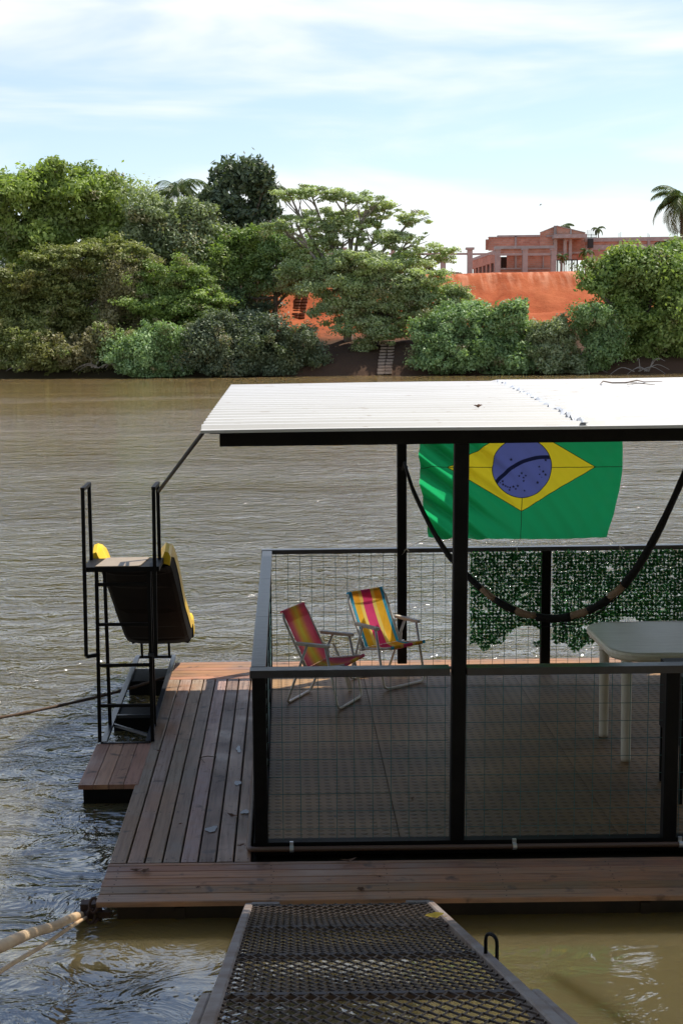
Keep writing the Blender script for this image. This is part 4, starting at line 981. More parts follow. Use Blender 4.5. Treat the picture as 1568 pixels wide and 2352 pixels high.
# ------------------------------------------------------------------ vegetation
def leaves(name, mname, C, Rr, n, L_, seed, up=.45, droop=.0, thin=.5, parent=None, A=None, inner=.2):
    """C centres (m,3), Rr radii (m,3), A spray axes (m,3): n diamond leaves per clump"""
    g = np.random.default_rng(seed); m = len(C); C = np.asarray(C); Rr = np.asarray(Rr); n = np.asarray(n, int)
    idx = np.repeat(np.arange(m), n); N = len(idx)
    d = g.normal(size=(N, 3)); d /= np.linalg.norm(d, axis=1)[:, None]
    d[:, 1] = np.where((d[:, 1] > .3) & (g.random(N) < .4), -d[:, 1], d[:, 1])
    rad = inner+(1-inner)*g.random(N)**.6; rad = np.where(g.random(N) < .10, rad*g.uniform(1.1, 1.5, N), rad)
    P = C[idx]+d*Rr[idx]*rad[:, None]
    if A is not None:
        q = g.random(N)-.35; P += np.asarray(A)[idx]*q[:, None]; P[:, 2] -= .25*np.linalg.norm(np.asarray(A)[idx], axis=1)*np.maximum(q, 0)**2*2
    P[:, 2] -= droop*np.abs(g.random(N))*Rr[idx, 2]
    P[:, 2] = np.maximum(P[:, 2], ZW+.1)
    nn = d*.7+g.normal(size=(N, 3))*.6+np.array([0, 0, up]); nn /= np.linalg.norm(nn, axis=1)[:, None]
    t = np.cross(nn, g.normal(size=(N, 3))); t /= np.linalg.norm(t, axis=1)[:, None]+1e-9
    b = np.cross(nn, t); s = L_*(.5+1.0*g.random(N)); w = s*thin
    V = np.empty((N, 4, 3)); V[:, 0] = P-t*s[:, None]/2; V[:, 2] = P+t*s[:, None]/2
    V[:, 1] = P+b*w[:, None]/2; V[:, 3] = P-b*w[:, None]/2
    clt = g.random(m)**1.3; tint = np.clip(.65*clt[idx]+.35*g.random(N), 0, 1)
    off = np.array(OFF[parent]); V = (V.reshape(-1, 3)-off).astype(np.float32)
    me = bpy.data.meshes.new(name); me.vertices.add(N*4); me.vertices.foreach_set('co', V.ravel())
    me.loops.add(N*4); me.loops.foreach_set('vertex_index', np.arange(N*4, dtype=np.int32))
    me.polygons.add(N); me.polygons.foreach_set('loop_start', np.arange(0, N*4, 4, dtype=np.int32)); me.polygons.foreach_set('loop_total', np.full(N, 4, dtype=np.int32))
    me.update(calc_edges=True); me.materials.append(M[mname])
    a = me.color_attributes.new('tint', 'FLOAT_COLOR', 'CORNER'); c = np.repeat(tint, 4); a.data.foreach_set('color', np.stack([c, c, c, np.ones_like(c)], 1).astype(np.float32).ravel())
    o = bpy.data.objects.new(name, me); COL.objects.link(o); o.parent = parent; OFF[o] = OFF[parent]
    return o
NLEAF = [0]
def tree(name, label, cat, group, Y, ell, leaf, base=None, Lf=.24, sub=.55, dens=1., flat=.75, up=.45, droop=.0, seed=1, bark='bark', trunk=.22, limbs=True, fill=1., thin=.5, depth=1., branch=False, spray=1.):
    """ell = crown lobes (u, v, ru, rv[, dY]) measured in the photo at distance Y"""
    g = np.random.default_rng(seed); um = sum(e[0] for e in ell)/len(ell); Y = float(shore((um-U0)/FPX*86))+.4 if group == GS else Y-4.2
    E3 = []
    for e in ell:
        Ye = Y+(e[4] if len(e) > 4 else g.uniform(-.8, .8)*depth); c = W(e[0], e[1], Ye); k = Ye/FPX
        rx, rz = e[2]*k, e[3]*k; E3.append((np.array(c), np.array([rx, max(.7, (rx*.55+rz*.35))*depth, rz])))
    if base is None: base = (sum(e[0] for e in ell)/len(ell), None)
    bx = W(base[0], 800, Y).x; bz = THs(bx, Y+ .6)-.2; B = Vector((bx, Y+.6, bz))
    t = thing(name, label, cat, B, group)
    # trunk and limbs
    mb = MB(); order = sorted(E3, key=lambda e: e[0][2]); top = Vector(order[-1][0]); low = Vector(order[0][0])
    hub = B.lerp(Vector((sum(e[0][0] for e in E3)/len(E3), Y, np.mean([e[0][2] for e in E3]))), .55)
    if limbs:
        pts = catmull([B, B.lerp(hub, .5)+Vector((g.uniform(-.15, .15), 0, 0)), hub], 4); mb.tube(pts, list(np.linspace(trunk, trunk*.7, len(pts))), 8)
        for c, r in E3:
            c = Vector(c); s0 = hub if g.random() < .7 else B.lerp(hub, .75); midp = s0.lerp(c, .55)+Vector((g.uniform(-.3, .3), g.uniform(-.3, .3), -.10*abs(c.x-s0.x)))
            pts = catmull([s0, midp, c], 4); mb.tube(pts, list(np.linspace(trunk*.55, trunk*.16, len(pts))), 6)
            nb_ = 7 if branch else 3
            for q in range(nb_):
                a = g.uniform(0, 2*PI); e_ = c+Vector((r[0]*.9*math.cos(a), -abs(r[1]*.6*math.sin(a)), r[2]*g.uniform(-.1, .8))); st_ = midp.lerp(c, g.uniform(.3, 1))
                mb.tube(catmull([st_, st_.lerp(e_, .5)+Vector((0, 0, -.05)), e_], 3), list(np.linspace(trunk*.16, .015, 7)), 5, cap=False)
    else: mb.tube([B, B.lerp(hub, .9)], [trunk*.5, trunk*.2], 6)
    mb.build('trunk', M[bark], t, smooth=True)
    C, Rr, nn, AA = [], [], [], []
    for c, r in E3:
        area = 4*PI*((r[0]*r[1])**1.6/3+(r[0]*r[2])**1.6/3+(r[1]*r[2])**1.6/3)**(1/1.6)
        ns = max(6, int(area/(PI*sub*sub)*1.5*fill))
        d = g.normal(size=(ns, 3)); d /= np.linalg.norm(d, axis=1)[:, None]; d[:, 1] = np.where((d[:, 1] > .2) & (g.random(ns) < .55), -d[:, 1], d[:, 1])
        lump = 1+.16*np.sin(d[:, 0]*5+seed)+.12*np.sin(d[:, 2]*9+seed*2)
        rad = (g.uniform(.58, 1.06, ns)*lump)[:, None]; pc = c+d*r*rad; s = sub*np.exp(g.normal(size=ns)*.38)*.78
        pc[:, 2] = np.maximum(pc[:, 2], ZW+.25)
        for q in range(ns):
            C.append(pc[q]); Rr.append([s[q]*1.1, s[q], s[q]*flat]); nn.append(max(16, int(dens*1.25*(s[q]**2)*4*PI*(.4+.6*flat)/(Lf*Lf*thin*.5)*.62)))
            ax = d[q]*np.array([1, 1, .5])+g.normal(size=3)*.35+np.array([0, 0, .15 if up > .2 else -.2]); AA.append(ax*s[q]*g.uniform(.6, 1.9)*spray*(.65 if group == GS else 1))
        C.append(c); Rr.append(list(r*.62)); nn.append(int(area*(7 if not branch else 1.5)*dens*fill)); AA.append(np.zeros(3))
    NLEAF[0] += sum(nn)
    leaves('crown', leaf, C, Rr, nn, Lf, seed, up, droop, thin, t, AA)
    if Y < 99 and leaf != 'leaf_dark':      # withered sprays among the green ones
        sel = [q for q in range(len(C)) if g.random() < .10 and nn[q] < 900]
        if sel: leaves('dry_foliage', 'leaf_brown' if leaf != 'leaf_brown' else 'leaf_bright', [C[q]+g.normal(size=3)*.25 for q in sel], [Rr[q] for q in sel], [int(nn[q]*.7) for q in sel], Lf*.8, seed+300, up, droop+.3, thin*.8, t, [AA[q]*1.3 for q in sel])
    return t
def palm(name, label, Y, u, v, ubase, Rp, nf, mname='palm', seed=1, group=None, trunk=.14, drop=1.0, cat='palm', leafw=.035, coc=False, zb=None):
    Y = Y-4.2 if Y < 113 else Y; g = np.random.default_rng(seed); c = W(u, v, Y); Rm = Rp*Y/FPX; bx = W(ubase, 700, Y).x; B = Vector((bx, Y, (THs(bx, Y) if zb is None else zb)-.1))
    t = thing(name, label, cat, B, group)
    mb = MB(); pts = catmull([B, B.lerp(c, .5)+Vector((.1, 0, 0)), c], 8); mb.tube(pts, list(np.linspace(trunk, trunk*.7, len(pts))), 8); mb.build('trunk', M['palebark'] if not coc else M['bark'], t, smooth=True)
    mb = MB()
    for k in range(nf):
        az = 2*PI*k/nf+g.uniform(-.25, .25); elv = g.uniform(-.25, 1.35) if not coc else g.uniform(-.7, 1.4); L_ = Rm*g.uniform(.85, 1.15)
        h = Vector((math.cos(az), math.sin(az)*.9, 0)); P = []; n = 12
        for i in range(n+1):
            s_ = i/n; a = elv-s_*drop*1.5-(.3*s_*s_)
            P.append(c.copy() if i == 0 else P[-1]+(h*math.cos(a)+Vector((0, 0, 1))*math.sin(a))*L_/n)
        mb.tint = g.uniform(0, 1); mb.tube(P, list(np.linspace(.03, .008, n+1)), 4, cap=False)
        side = Vector((-h.y, h.x, 0)).normalized()
        nl = 30
        for q in range(2, nl):
            s_ = q/nl*n; i = min(n-1, int(s_)); p = P[i].lerp(P[i+1], s_-i); fw = (P[i+1]-P[i]).normalized()
            ll = L_*.30*math.sin(PI*(.12+.82*q/nl))**.7
            for sg in (-1, 1):
                dd = (side*sg*.8+fw*.55+Vector((0, 0, -.45-.3*g.random()))).normalized(); e = p+dd*ll; ww = leafw*fw
                mid = p.lerp(e, .5)+Vector((0, 0, .06*ll)); mb.tint = float(g.random()); mb.add([p-ww*.5, p+ww*.5, mid+ww*.6, e-Vector((0, 0, ll*.15)), mid-ww*.6], [(0, 1, 2, 3, 4)])
    mb.build('fronds', M[mname], t); return t
GB = 'trees on the far bank'; GS = 'bushes hanging over the far waterline'
tree('tree', 'tallest broad leafy tree at the left edge of the far bank', 'tree', GB, 99, [(45, 470, 85, 68), (165, 435, 100, 62), (150, 400, 60, 32), (255, 465, 60, 55), (130, 530, 100, 60), (20, 550, 70, 70), (235, 540, 65, 50), (285, 500, 35, 40), (60, 420, 60, 30)], 'leaf_broad', base=(150, 0), Lf=.30, sub=.75, seed=2, trunk=.35, fill=.85)
tree('tree', 'greyish olive tree between the tallest tree and the dark tree', 'tree', GB, 98, [(345, 510, 62, 55), (420, 515, 65, 50), (390, 560, 75, 50), (320, 575, 60, 50), (470, 560, 45, 45), (455, 500, 35, 25)], 'leaf_grey', Lf=.24, sub=.6, seed=3, trunk=.25)
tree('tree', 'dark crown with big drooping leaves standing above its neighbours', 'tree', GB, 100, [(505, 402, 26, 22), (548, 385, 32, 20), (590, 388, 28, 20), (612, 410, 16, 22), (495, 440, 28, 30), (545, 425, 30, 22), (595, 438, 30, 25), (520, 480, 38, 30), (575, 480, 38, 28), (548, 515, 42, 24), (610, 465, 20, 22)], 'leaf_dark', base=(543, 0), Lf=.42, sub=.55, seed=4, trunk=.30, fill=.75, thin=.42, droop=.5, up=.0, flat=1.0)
tree('tree', 'loose yellowish tree below the small palm crown', 'tree', GB, 97, [(500, 560, 45, 35), (560, 560, 45, 32), (540, 610, 60, 40), (480, 610, 50, 45), (610, 545, 40, 32)], 'leaf_bright', Lf=.22, sub=.5, seed=5, fill=.9)
tree('tree', 'layered fern leaved tree low at the left edge', 'tree', GB, 94.5, [(50, 640, 90, 32), (150, 600, 85, 28), (235, 575, 70, 24), (120, 660, 80, 28), (30, 705, 75, 38), (140, 715, 90, 36), (210, 655, 60, 30), (60, 760, 95, 34), (180, 770, 75, 32), (300, 590, 60, 28)], 'leaf_olive', base=(120, 0), Lf=.20, sub=.42, flat=.40, up=.9, seed=6, fill=1.0, droop=.3)
tree('tree', 'bright feathery tree reaching out over the water left of the red bank', 'tree', GB, 92.5, [(400, 620, 75, 26), (345, 660, 60, 26), (430, 665, 75, 28), (390, 705, 75, 30), (455, 715, 55, 30), (370, 750, 60, 30), (430, 765, 60, 30), (480, 690, 45, 22)], 'leaf_bright', base=(430, 0), Lf=.18, sub=.42, flat=.38, up=.9, seed=7, droop=.4)
tree('tree', 'brownish tangled tree with hanging vines between two feathery trees', 'tree', GB, 93.5, [(285, 640, 50, 45), (290, 700, 50, 45), (255, 740, 50, 40), (300, 765, 50, 40), (320, 625, 40, 30)], 'leaf_brown', Lf=.17, sub=.5, seed=8, flat=1.3, droop=.8, up=0)
tree('bush', 'olive bush over the waterline at the left edge', 'bush', GS, 91.6, [(40, 815, 70, 34), (120, 820, 70, 32), (80, 785, 60, 28), (10, 790, 50, 40)], 'leaf_olive', Lf=.18, sub=.42, flat=.55, seed=9, up=.7, limbs=False)
tree('bush', 'brown green bush with bare hanging twigs over the water, second from the left edge', 'bush', GS, 91.0, [(215, 825, 60, 30), (180, 800, 55, 30), (250, 800, 50, 34), (228, 768, 34, 26)], 'leaf_brown', Lf=.18, sub=.42, seed=10, limbs=False, droop=.5)
tree('bush', 'dense green bush over the waterline below the bright feathery tree', 'bush', GS, 91.0, [(310, 815, 55, 42), (370, 805, 60, 46), (425, 825, 50, 35), (340, 840, 60, 20), (362, 762, 38, 28)], 'leaf_vine', Lf=.17, sub=.40, seed=11, limbs=False, droop=.3)
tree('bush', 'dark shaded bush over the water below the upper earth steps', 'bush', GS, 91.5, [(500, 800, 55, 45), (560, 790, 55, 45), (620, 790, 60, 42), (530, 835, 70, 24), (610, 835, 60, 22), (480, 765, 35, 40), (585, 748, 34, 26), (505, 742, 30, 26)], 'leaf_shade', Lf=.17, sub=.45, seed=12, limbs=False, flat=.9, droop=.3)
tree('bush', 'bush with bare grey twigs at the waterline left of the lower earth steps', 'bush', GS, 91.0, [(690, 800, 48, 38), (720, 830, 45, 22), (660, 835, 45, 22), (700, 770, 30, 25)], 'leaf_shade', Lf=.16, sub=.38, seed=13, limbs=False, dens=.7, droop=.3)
tree('shrub', 'small round dark shrub clipped beside the red soil', 'shrub', GB, 95.5, [(597, 715, 22, 24), (590, 735, 20, 14)], 'leaf_dark', Lf=.15, sub=.3, seed=14, limbs=False)
tree('tree', 'shady green tree above the upper earth steps', 'tree', GB, 96.5, [(640, 600, 55, 38), (600, 640, 40, 28), (680, 620, 40, 25), (640, 560, 40, 30), (700, 590, 45, 28), (525, 665, 35, 38), (650, 655, 40, 18)], 'leaf_vine', Lf=.20, sub=.5, seed=15, fill=.9)
tree('tree', 'wide umbrella shaped tree with pale open branches in the middle of the far bank', 'tree', GB, 93, [(712, 438, 55, 11), (790, 452, 60, 12), (845, 462, 45, 12), (665, 447, 32, 9), (885, 480, 40, 14), (950, 500, 42, 17), (745, 500, 65, 22), (820, 505, 60, 22), (680, 515, 55, 20), (765, 545, 70, 22), (860, 545, 60, 22), (700, 565, 60, 24), (935, 555, 55, 20), (985, 585, 50, 24), (1020, 595, 28, 14), (905, 600, 45, 22), (640, 520, 35, 22)], 'leaf_umbrella', base=(800, 0), Lf=.17, sub=.34, flat=.38, up=.9, seed=16, bark='palebark', trunk=.30, branch=True, fill=.68, depth=.9, spray=.6)
tree('tree', 'broad spreading tree over the red slope beneath the umbrella shaped tree', 'tree', GB, 92, [(730, 610, 75, 26), (820, 605, 80, 26), (880, 640, 70, 24), (780, 655, 85, 26), (950, 665, 60, 24), (1010, 680, 55, 26), (860, 690, 90, 26), (780, 715, 65, 24), (925, 720, 60, 24), (825, 750, 55, 20), (855, 785, 40, 18), (1050, 690, 40, 26), (1000, 720, 45, 20), (700, 640, 45, 22), (900, 600, 70, 22), (960, 640, 60, 22), (880, 760, 40, 18)], 'leaf_umbrella', base=(860, 0), Lf=.18, sub=.42, flat=.5, up=.7, seed=17, trunk=.28, fill=.95, spray=.8)
tree('bush', 'big rounded bush over the water right of the lower earth steps', 'bush', GS, 90, [(1010, 770, 52, 45), (1065, 745, 60, 50), (1100, 800, 42, 45), (1050, 815, 70, 34), (1090, 715, 35, 25), (990, 810, 35, 32)], 'leaf_vine', Lf=.18, sub=.42, seed=18, limbs=False, fill=1.1, droop=.3)
tree('bush', 'bush standing against the middle of the bare red slope', 'bush', GS, 89.7, [(1170, 735, 45, 34), (1195, 775, 50, 42), (1160, 800, 40, 42), (1205, 825, 45, 24), (1185, 705, 25, 14)], 'leaf_vine', Lf=.20, sub=.42, seed=19, limbs=False, fill=1.1, droop=.2)
tree('bush', 'silvery vine draped bush left of the large right tree', 'bush', GS, 88.6, [(1265, 765, 42, 36), (1290, 800, 42, 34), (1250, 815, 42, 30), (1310, 835, 60, 18), (1280, 740, 25, 15)], 'leaf_grey', Lf=.18, sub=.42, seed=20, limbs=False, fill=1.1, droop=.4)
tree('bush', 'drooping vine covered bush at the foot of the large right tree', 'bush', GS, 88.2, [(1350, 755, 40, 38), (1375, 800, 48, 40), (1390, 750, 40, 34), (1360, 715, 35, 18)], 'leaf_vine', Lf=.18, sub=.45, seed=21, limbs=False, fill=1.1, droop=.4)
tree('tree', 'large bushy bright green tree at the right edge of the far bank', 'tree', GB, 88.2, [(1375, 620, 45, 40), (1440, 605, 60, 38), (1510, 595, 55, 32), (1570, 590, 50, 45), (1400, 675, 55, 42), (1475, 665, 65, 50), (1550, 670, 55, 60), (1450, 735, 60, 45), (1530, 740, 60, 55), (1470, 800, 50, 38), (1550, 810, 55, 38), (1345, 650, 25, 22), (1600, 700, 60, 110)], 'leaf_bright', base=(1490, 0), Lf=.24, sub=.6, seed=22, trunk=.3, fill=.95)
# darker woodland further back on the left
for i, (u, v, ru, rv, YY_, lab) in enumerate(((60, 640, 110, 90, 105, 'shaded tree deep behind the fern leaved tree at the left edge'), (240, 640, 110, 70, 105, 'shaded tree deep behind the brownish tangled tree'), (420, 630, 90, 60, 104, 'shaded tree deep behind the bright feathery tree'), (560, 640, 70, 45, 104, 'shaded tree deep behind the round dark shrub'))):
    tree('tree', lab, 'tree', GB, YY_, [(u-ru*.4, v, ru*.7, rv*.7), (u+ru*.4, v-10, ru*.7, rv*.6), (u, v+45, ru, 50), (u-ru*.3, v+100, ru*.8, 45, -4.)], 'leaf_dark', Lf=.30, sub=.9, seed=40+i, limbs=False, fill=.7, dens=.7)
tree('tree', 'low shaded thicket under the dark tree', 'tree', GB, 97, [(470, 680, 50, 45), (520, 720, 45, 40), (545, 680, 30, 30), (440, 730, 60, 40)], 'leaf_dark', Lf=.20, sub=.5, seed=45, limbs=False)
palm('palm_tree', 'palm with arching fronds rising left of the dark tree', 103, 408, 440, 425, 88, 20, 'palm', 3, 'palms on the far bank', drop=1.15)
palm('palm_tree', 'palm whose fronds show right of the dark crown', 104.5, 612, 445, 606, 60, 15, 'palm', 4, 'palms on the far bank', drop=1.3)
palm('palm_tree', 'dark palm with hanging fronds above the round shrub', 98.5, 590, 600, 580, 78, 16, 'leaf_dark', 5, 'palms on the far bank', drop=1.7)
palm('palm_tree', 'tall coconut palm at the right edge above the brick wall', 112, 1564, 462, 1556, 84, 26, 'palm', 6, 'palms on the far bank', drop=1.15, coc=True, leafw=.06)
palm('palm_tree', 'palm peeping over the gable of the brick building', 136, 1286, 528, 1286, 40, 15, 'palm', 8, 'palms on the far bank', drop=1.1, leafw=.09)
palm('palm_tree', 'small thin palm on a bare stem above the long brick wall', 122, 1372, 526, 1373, 20, 8, 'palm', 9, 'palms on the far bank', trunk=.07, drop=1.3)
for i, (u, v, R__, lab) in enumerate(((1292, 590, 20, 'young palm right in front of the dark gate'), (1345, 578, 24, 'leftmost areca palm behind the large right tree'), (1407, 572, 24, 'yellow areca palm second from the gate'), (1458, 575, 26, 'areca palm in the middle of the long brick wall'), (1518, 562, 24, 'green areca palm below the coconut palm'), (1560, 560, 24, 'areca palm at the right edge under the coconut palm'), (985, 618, 22, 'low palm left of the free standing columns'), (1055, 628, 14, 'tiny palm top between two free standing columns'))):
    palm('areca_palm', lab, 110 if i < 6 else 119, u, v, u+1, R__, 11, 'palmyellow' if i == 2 else 'palm', 20+i, 'small palms in front of the brick building', trunk=.05, drop=1.2)
# dead branches at the waterline
def deadbranch(u, v, Y, n, L_, label, seed):
    g = np.random.default_rng(seed); Y -= 4.6; mb = MB(); p0 = W(u, v, Y)
    for k in range(n):
        a = g.uniform(-.2, PI+.2); d = Vector((math.cos(a), -.2, abs(math.sin(a))*.5)); l = L_*g.uniform(.4, 1); s_ = p0+Vector((g.uniform(-.5, .5), 0, 0))
        mb.tube(catmull([s_, s_+d*l*.5+Vector((0, 0, .15*l)), s_+d*l+Vector((0, 0, -.15*l))], 4), list(np.linspace(.035, .008, 9)), 5)
    single('dead_branch', mb, M['palebark'], label, 'branch', 'dead branches along the far waterline')
deadbranch(225, 845, 90.2, 9, 1.8, 'bare brown twigs trailing in the water under the brown green bush', 1)
deadbranch(665, 835, 90.6, 8, 1.9, 'bare grey branches curving over the mud left of the lower steps', 2)
deadbranch(1345, 853, 86.8, 5, 1.7, 'fallen branch in the mud below the drooping vine covered bush', 3)
deadbranch(1470, 853, 86.2, 8, 2.0, 'fallen branches at the waterline under the large right tree', 4)
deadbranch(60, 850, 91.0, 7, 1.2, 'dark twigs at the waterline at the left edge', 5)

deadbranch(400, 846, 90.2, 6, 1.3, 'bare twigs at the waterline under the dense green bush left of the roof', 6)
deadbranch(545, 848, 90.0, 7, 1.6, 'bare twigs at the waterline below the dark shaded bush', 7)
deadbranch(1085, 846, 88.0, 6, 1.4, 'bare twigs at the waterline under the big rounded bush', 8)
deadbranch(1215, 850, 87.5, 5, 1.2, 'bare twigs at the waterline under the silvery bush', 9)
# ------------------------------------------------------------------ earth steps
def steps(lab, u0, v0, u1, v1, Y0, Y1, n, w, cols, grey):
    p0 = W(u0, v0, Y0); t = thing('earth_steps', lab, 'steps', (p0.x, Y0, p0.z))
    for i in range(n):
        f = i/(n-1); v = v0+(v1-v0)*f; u = u0+(u1-u0)*f; Y = 82.
        while Y < 105 and W(u, v, Y).z > THs(W(u, v, Y).x, Y): Y += .1
        Y -= .15; c = W(u, v, Y); gz = THs(c.x, c.y)
        for k in range(cols):
            x = c.x+(k-(cols-1)/2)*w*1.08+R_.uniform(-.03, .03); hh = .13; z = c.z
            mb = MB(); slab(mb, [([(x+px_, Y+py_) for px_, py_ in rrect(-w/2, w/2, -.22, .22, .12, 3)], zz) for zz in (z-hh*.5, z-hh*.1, z+hh*.5)])
            mb.box(x-w*.4, x+w*.4, Y+.02, Y+.9, min(gz, z)-.3, z-.08)
            mb.build('step', M['stepgrey' if grey else 'step'], t)
steps('lower flight of worn tyre steps leading up from the waterline', 882, 856, 892, 778, 85.0, 88.8, 12, .44, 2, True)
steps('upper flight of narrow steps cut into the red slope', 686, 728, 699, 640, 91.3, 97.0, 13, .42, 2, False)

# ------------------------------------------------------------------ unfinished brick building
def brick_mat(name, axis):
    m = bpy.data.materials.new(name); m.use_nodes = True; t = m.node_tree; N = t.nodes; L = t.links
    p = N['Principled BSDF']; p.inputs['Roughness'].default_value = .9; p.inputs['Specular IOR Level'].default_value = .2
    tc = N.new('ShaderNodeTexCoord'); s = N.new('ShaderNodeSeparateXYZ'); L.new(tc.outputs['Object'], s.inputs[0]); c = N.new('ShaderNodeCombineXYZ')
    L.new(s.outputs['X' if axis == 'x' else 'Y'], c.inputs[0]); L.new(s.outputs['Z'], c.inputs[1])
    b = N.new('ShaderNodeTexBrick'); b.inputs['Scale'].default_value = 1; b.inputs['Brick Width'].default_value = .32; b.inputs['Row Height'].default_value = .17; b.inputs['Mortar Size'].default_value = .016
    b.inputs['Color1'].default_value = (.46, .215, .145, 1); b.inputs['Color2'].default_value = (.58, .31, .22, 1); b.inputs['Mortar'].default_value = (.46, .33, .27, 1); L.new(c.outputs[0], b.inputs['Vector'])
    n = N.new('ShaderNodeTexNoise'); n.inputs['Scale'].default_value = .9; n.inputs['Detail'].default_value = 5; L.new(tc.outputs['Object'], n.inputs['Vector'])
    r = N.new('ShaderNodeMapRange'); r.inputs['From Min'].default_value = .3; r.inputs['From Max'].default_value = .7; r.inputs['To Min'].default_value = .78; r.inputs['To Max'].default_value = 1.08; L.new(n.outputs['Fac'], r.inputs['Value'])
    mx = N.new('ShaderNodeMixRGB'); mx.blend_type = 'MULTIPLY'; mx.inputs[0].default_value = 1; L.new(b.outputs['Color'], mx.inputs[1]); L.new(r.outputs[0], mx.inputs[2]); L.new(mx.outputs[0], p.inputs['Base Color'])
    return m
M['brick'] = brick_mat('hollow_brick', 'x'); M['bricky'] = brick_mat('hollow_brick_side', 'y')
bg_ = thing('brick_building', 'unfinished red brick building with grey concrete bands and a gabled tower above the red slope', 'building', (24, 122, 6.5))
ZX = lambda zx: 1110.7+zx*.2917
ZYY = lambda zy: 457.3+zy*.2917
def rect(name, zx0, zx1, zy0, zy1, Y, m, th=.25, parent=bg_, down=None):
    a = W(ZX(zx0), ZYY(zy0), Y); c = W(ZX(zx1), ZYY(zy1), Y); zb = c.z if down is None else down
    mb = MB(); mb.box(min(a.x, c.x), max(a.x, c.x), Y, Y+th, zb, a.z); return mb.build(name, M[m], parent)
GZ0 = 6.2
# low front block
Yf = 118.
rect('wall', 130, 530, 388, 430, Yf+1.2, 'brick')
rect('wall', 182, 528, 432, 546, Yf+1.6, 'brick')
rect('wall', 130, 528, 548, 600, Yf+1.1, 'brick', down=GZ0)
w_ = rect('window', 133, 182, 455, 543, Yf+2.2, 'void', th=.05)
rect('frame', 130, 133.5, 455, 543, Yf+2.1, 'concrete', th=.2, parent=w_)
rect('window', 470, 524, 448, 543, Yf+1.55, 'bricky', th=.04)
rect('pilaster', 243, 258, 432, 546, Yf+1.5, 'concrete', th=.09); rect('pilaster', 462, 470, 448, 546, Yf+1.5, 'concrete', th=.09)
rect('parapet', 85, 556, 371, 387, Yf+1.0, 'concrete', th=.6)
for z0, z1 in ((92, 128), (305, 343), (530, 568)): rect('column', z0, z1, 400, 600, Yf, 'concrete', th=.4, down=GZ0)
for z0, z1 in ((86, 134), (300, 349), (524, 573)): rect('column_cap', z0, z1, 390, 399.5, Yf-.06, 'concrete', th=.52)
for z0, z1 in ((129, 304), (344, 529)): rect('beam', z0, z1, 427, 443, Yf+.08, 'concrete', th=.25); rect('beam', z0, z1, 544, 552, Yf+.9, 'concrete', th=.12)
# side wall running back from the left column
xw = W(ZX(92), 600, Yf).x
mb = MB(); zt = W(ZX(92), ZYY(400), Yf).z
mb.box(xw, xw+.25, Yf+.45, 133, zt-1.0, zt-.25)
for y in np.arange(Yf+.45, 132.5, 2.4): mb.box(xw, xw+.25, y, y+.75, GZ0, zt-1.003)
mb.box(xw+.01, xw+.24, Yf+.46, 132.9, GZ0, 7.2)
mb.build('side_wall', M['bricky'], bg_)
mb = MB(); mb.box(xw-.04, xw+.30, Yf+.42, 133, zt-.249, zt); mb.build('side_beam', M['concrete'], bg_)
for y in np.arange(Yf+1.3, 131.5, 2.4): mb = MB(); mb.box(xw+.12, xw+.2, y+.0, y+1.5, 7.2, zt-1.01); mb.build('opening', M['void'], bg_)
# rear upper block
rect('upper_wall', 38, 480, 296, 400, 126, 'brick'); rect('upper_wall', 15, 38, 317, 400, 126.3, 'brick')
rect('pilaster', 243, 256, 292, 400, 125.9, 'concrete', th=.09); rect('coping', 108, 480, 285, 296, 125.9, 'concrete', th=.5); rect('coping', 38, 108, 296, 302, 125.9, 'concrete', th=.5)
rect('opening', 478, 490, 290, 400, 125.5, 'void', th=.1)
# gabled tower
def poly(name, pts, Y, m, th=.3, parent=bg_):
    P = [W(ZX(a), ZYY(b_), Y) for a, b_ in pts]; n = len(P); mb = MB()
    mb.add([(p.x, Y, p.z) for p in P]+[(p.x, Y+th, p.z) for p in P], [tuple(range(n)), tuple(range(2*n-1, n-1, -1))]+[(i, n+i, n+(i+1) % n, (i+1) % n) for i in range(n)]); return mb.build(name, M[m], parent)
poly('gable_wall', [(575, 213), (575, 276), (797, 276), (797, 266)], 120.5, 'brick')
poly('gable_coping', [(574, 207), (574, 213), (798, 266), (798, 260)], 120.4, 'concrete', th=.5)
poly('tower_side', [(446, 264), (446, 480), (574, 480), (574, 213)], 120.9, 'brick')
poly('tower_coping', [(445, 258), (445, 264), (573, 213), (573, 207)], 120.8, 'concrete', th=.4)
rect('tower_band', 490, 550, 285, 296, 120.8, 'concrete', th=.09); rect('pilaster', 551, 574, 209, 480, 120.7, 'concrete', th=.19)
rect('slab', 552, 808, 277, 304, 119.9, 'concrete', th=2.5); rect('pilaster', 678, 690, 240, 276, 120.4, 'concrete', th=.09)
rect('wall', 572, 628, 325, 415, 121.5, 'brick'); rect('wall', 572, 730, 445, 480, 121.5, 'brick'); rect('wall', 690, 800, 318, 440, 122., 'brick')
rect('beam', 572, 800, 415, 428, 121.3, 'concrete', th=.19); rect('beam', 572, 628, 305, 324, 121.4, 'concrete')
rect('column', 628, 649, 305, 445, 120.6, 'concrete', th=.3); rect('column', 670, 690, 305, 475, 120.6, 'concrete', th=.3)
rect('opening', 649, 670, 330, 440, 122.4, 'bricky', th=.1); rect('wall', 572, 800, 305, 480, 123.2, 'brick')
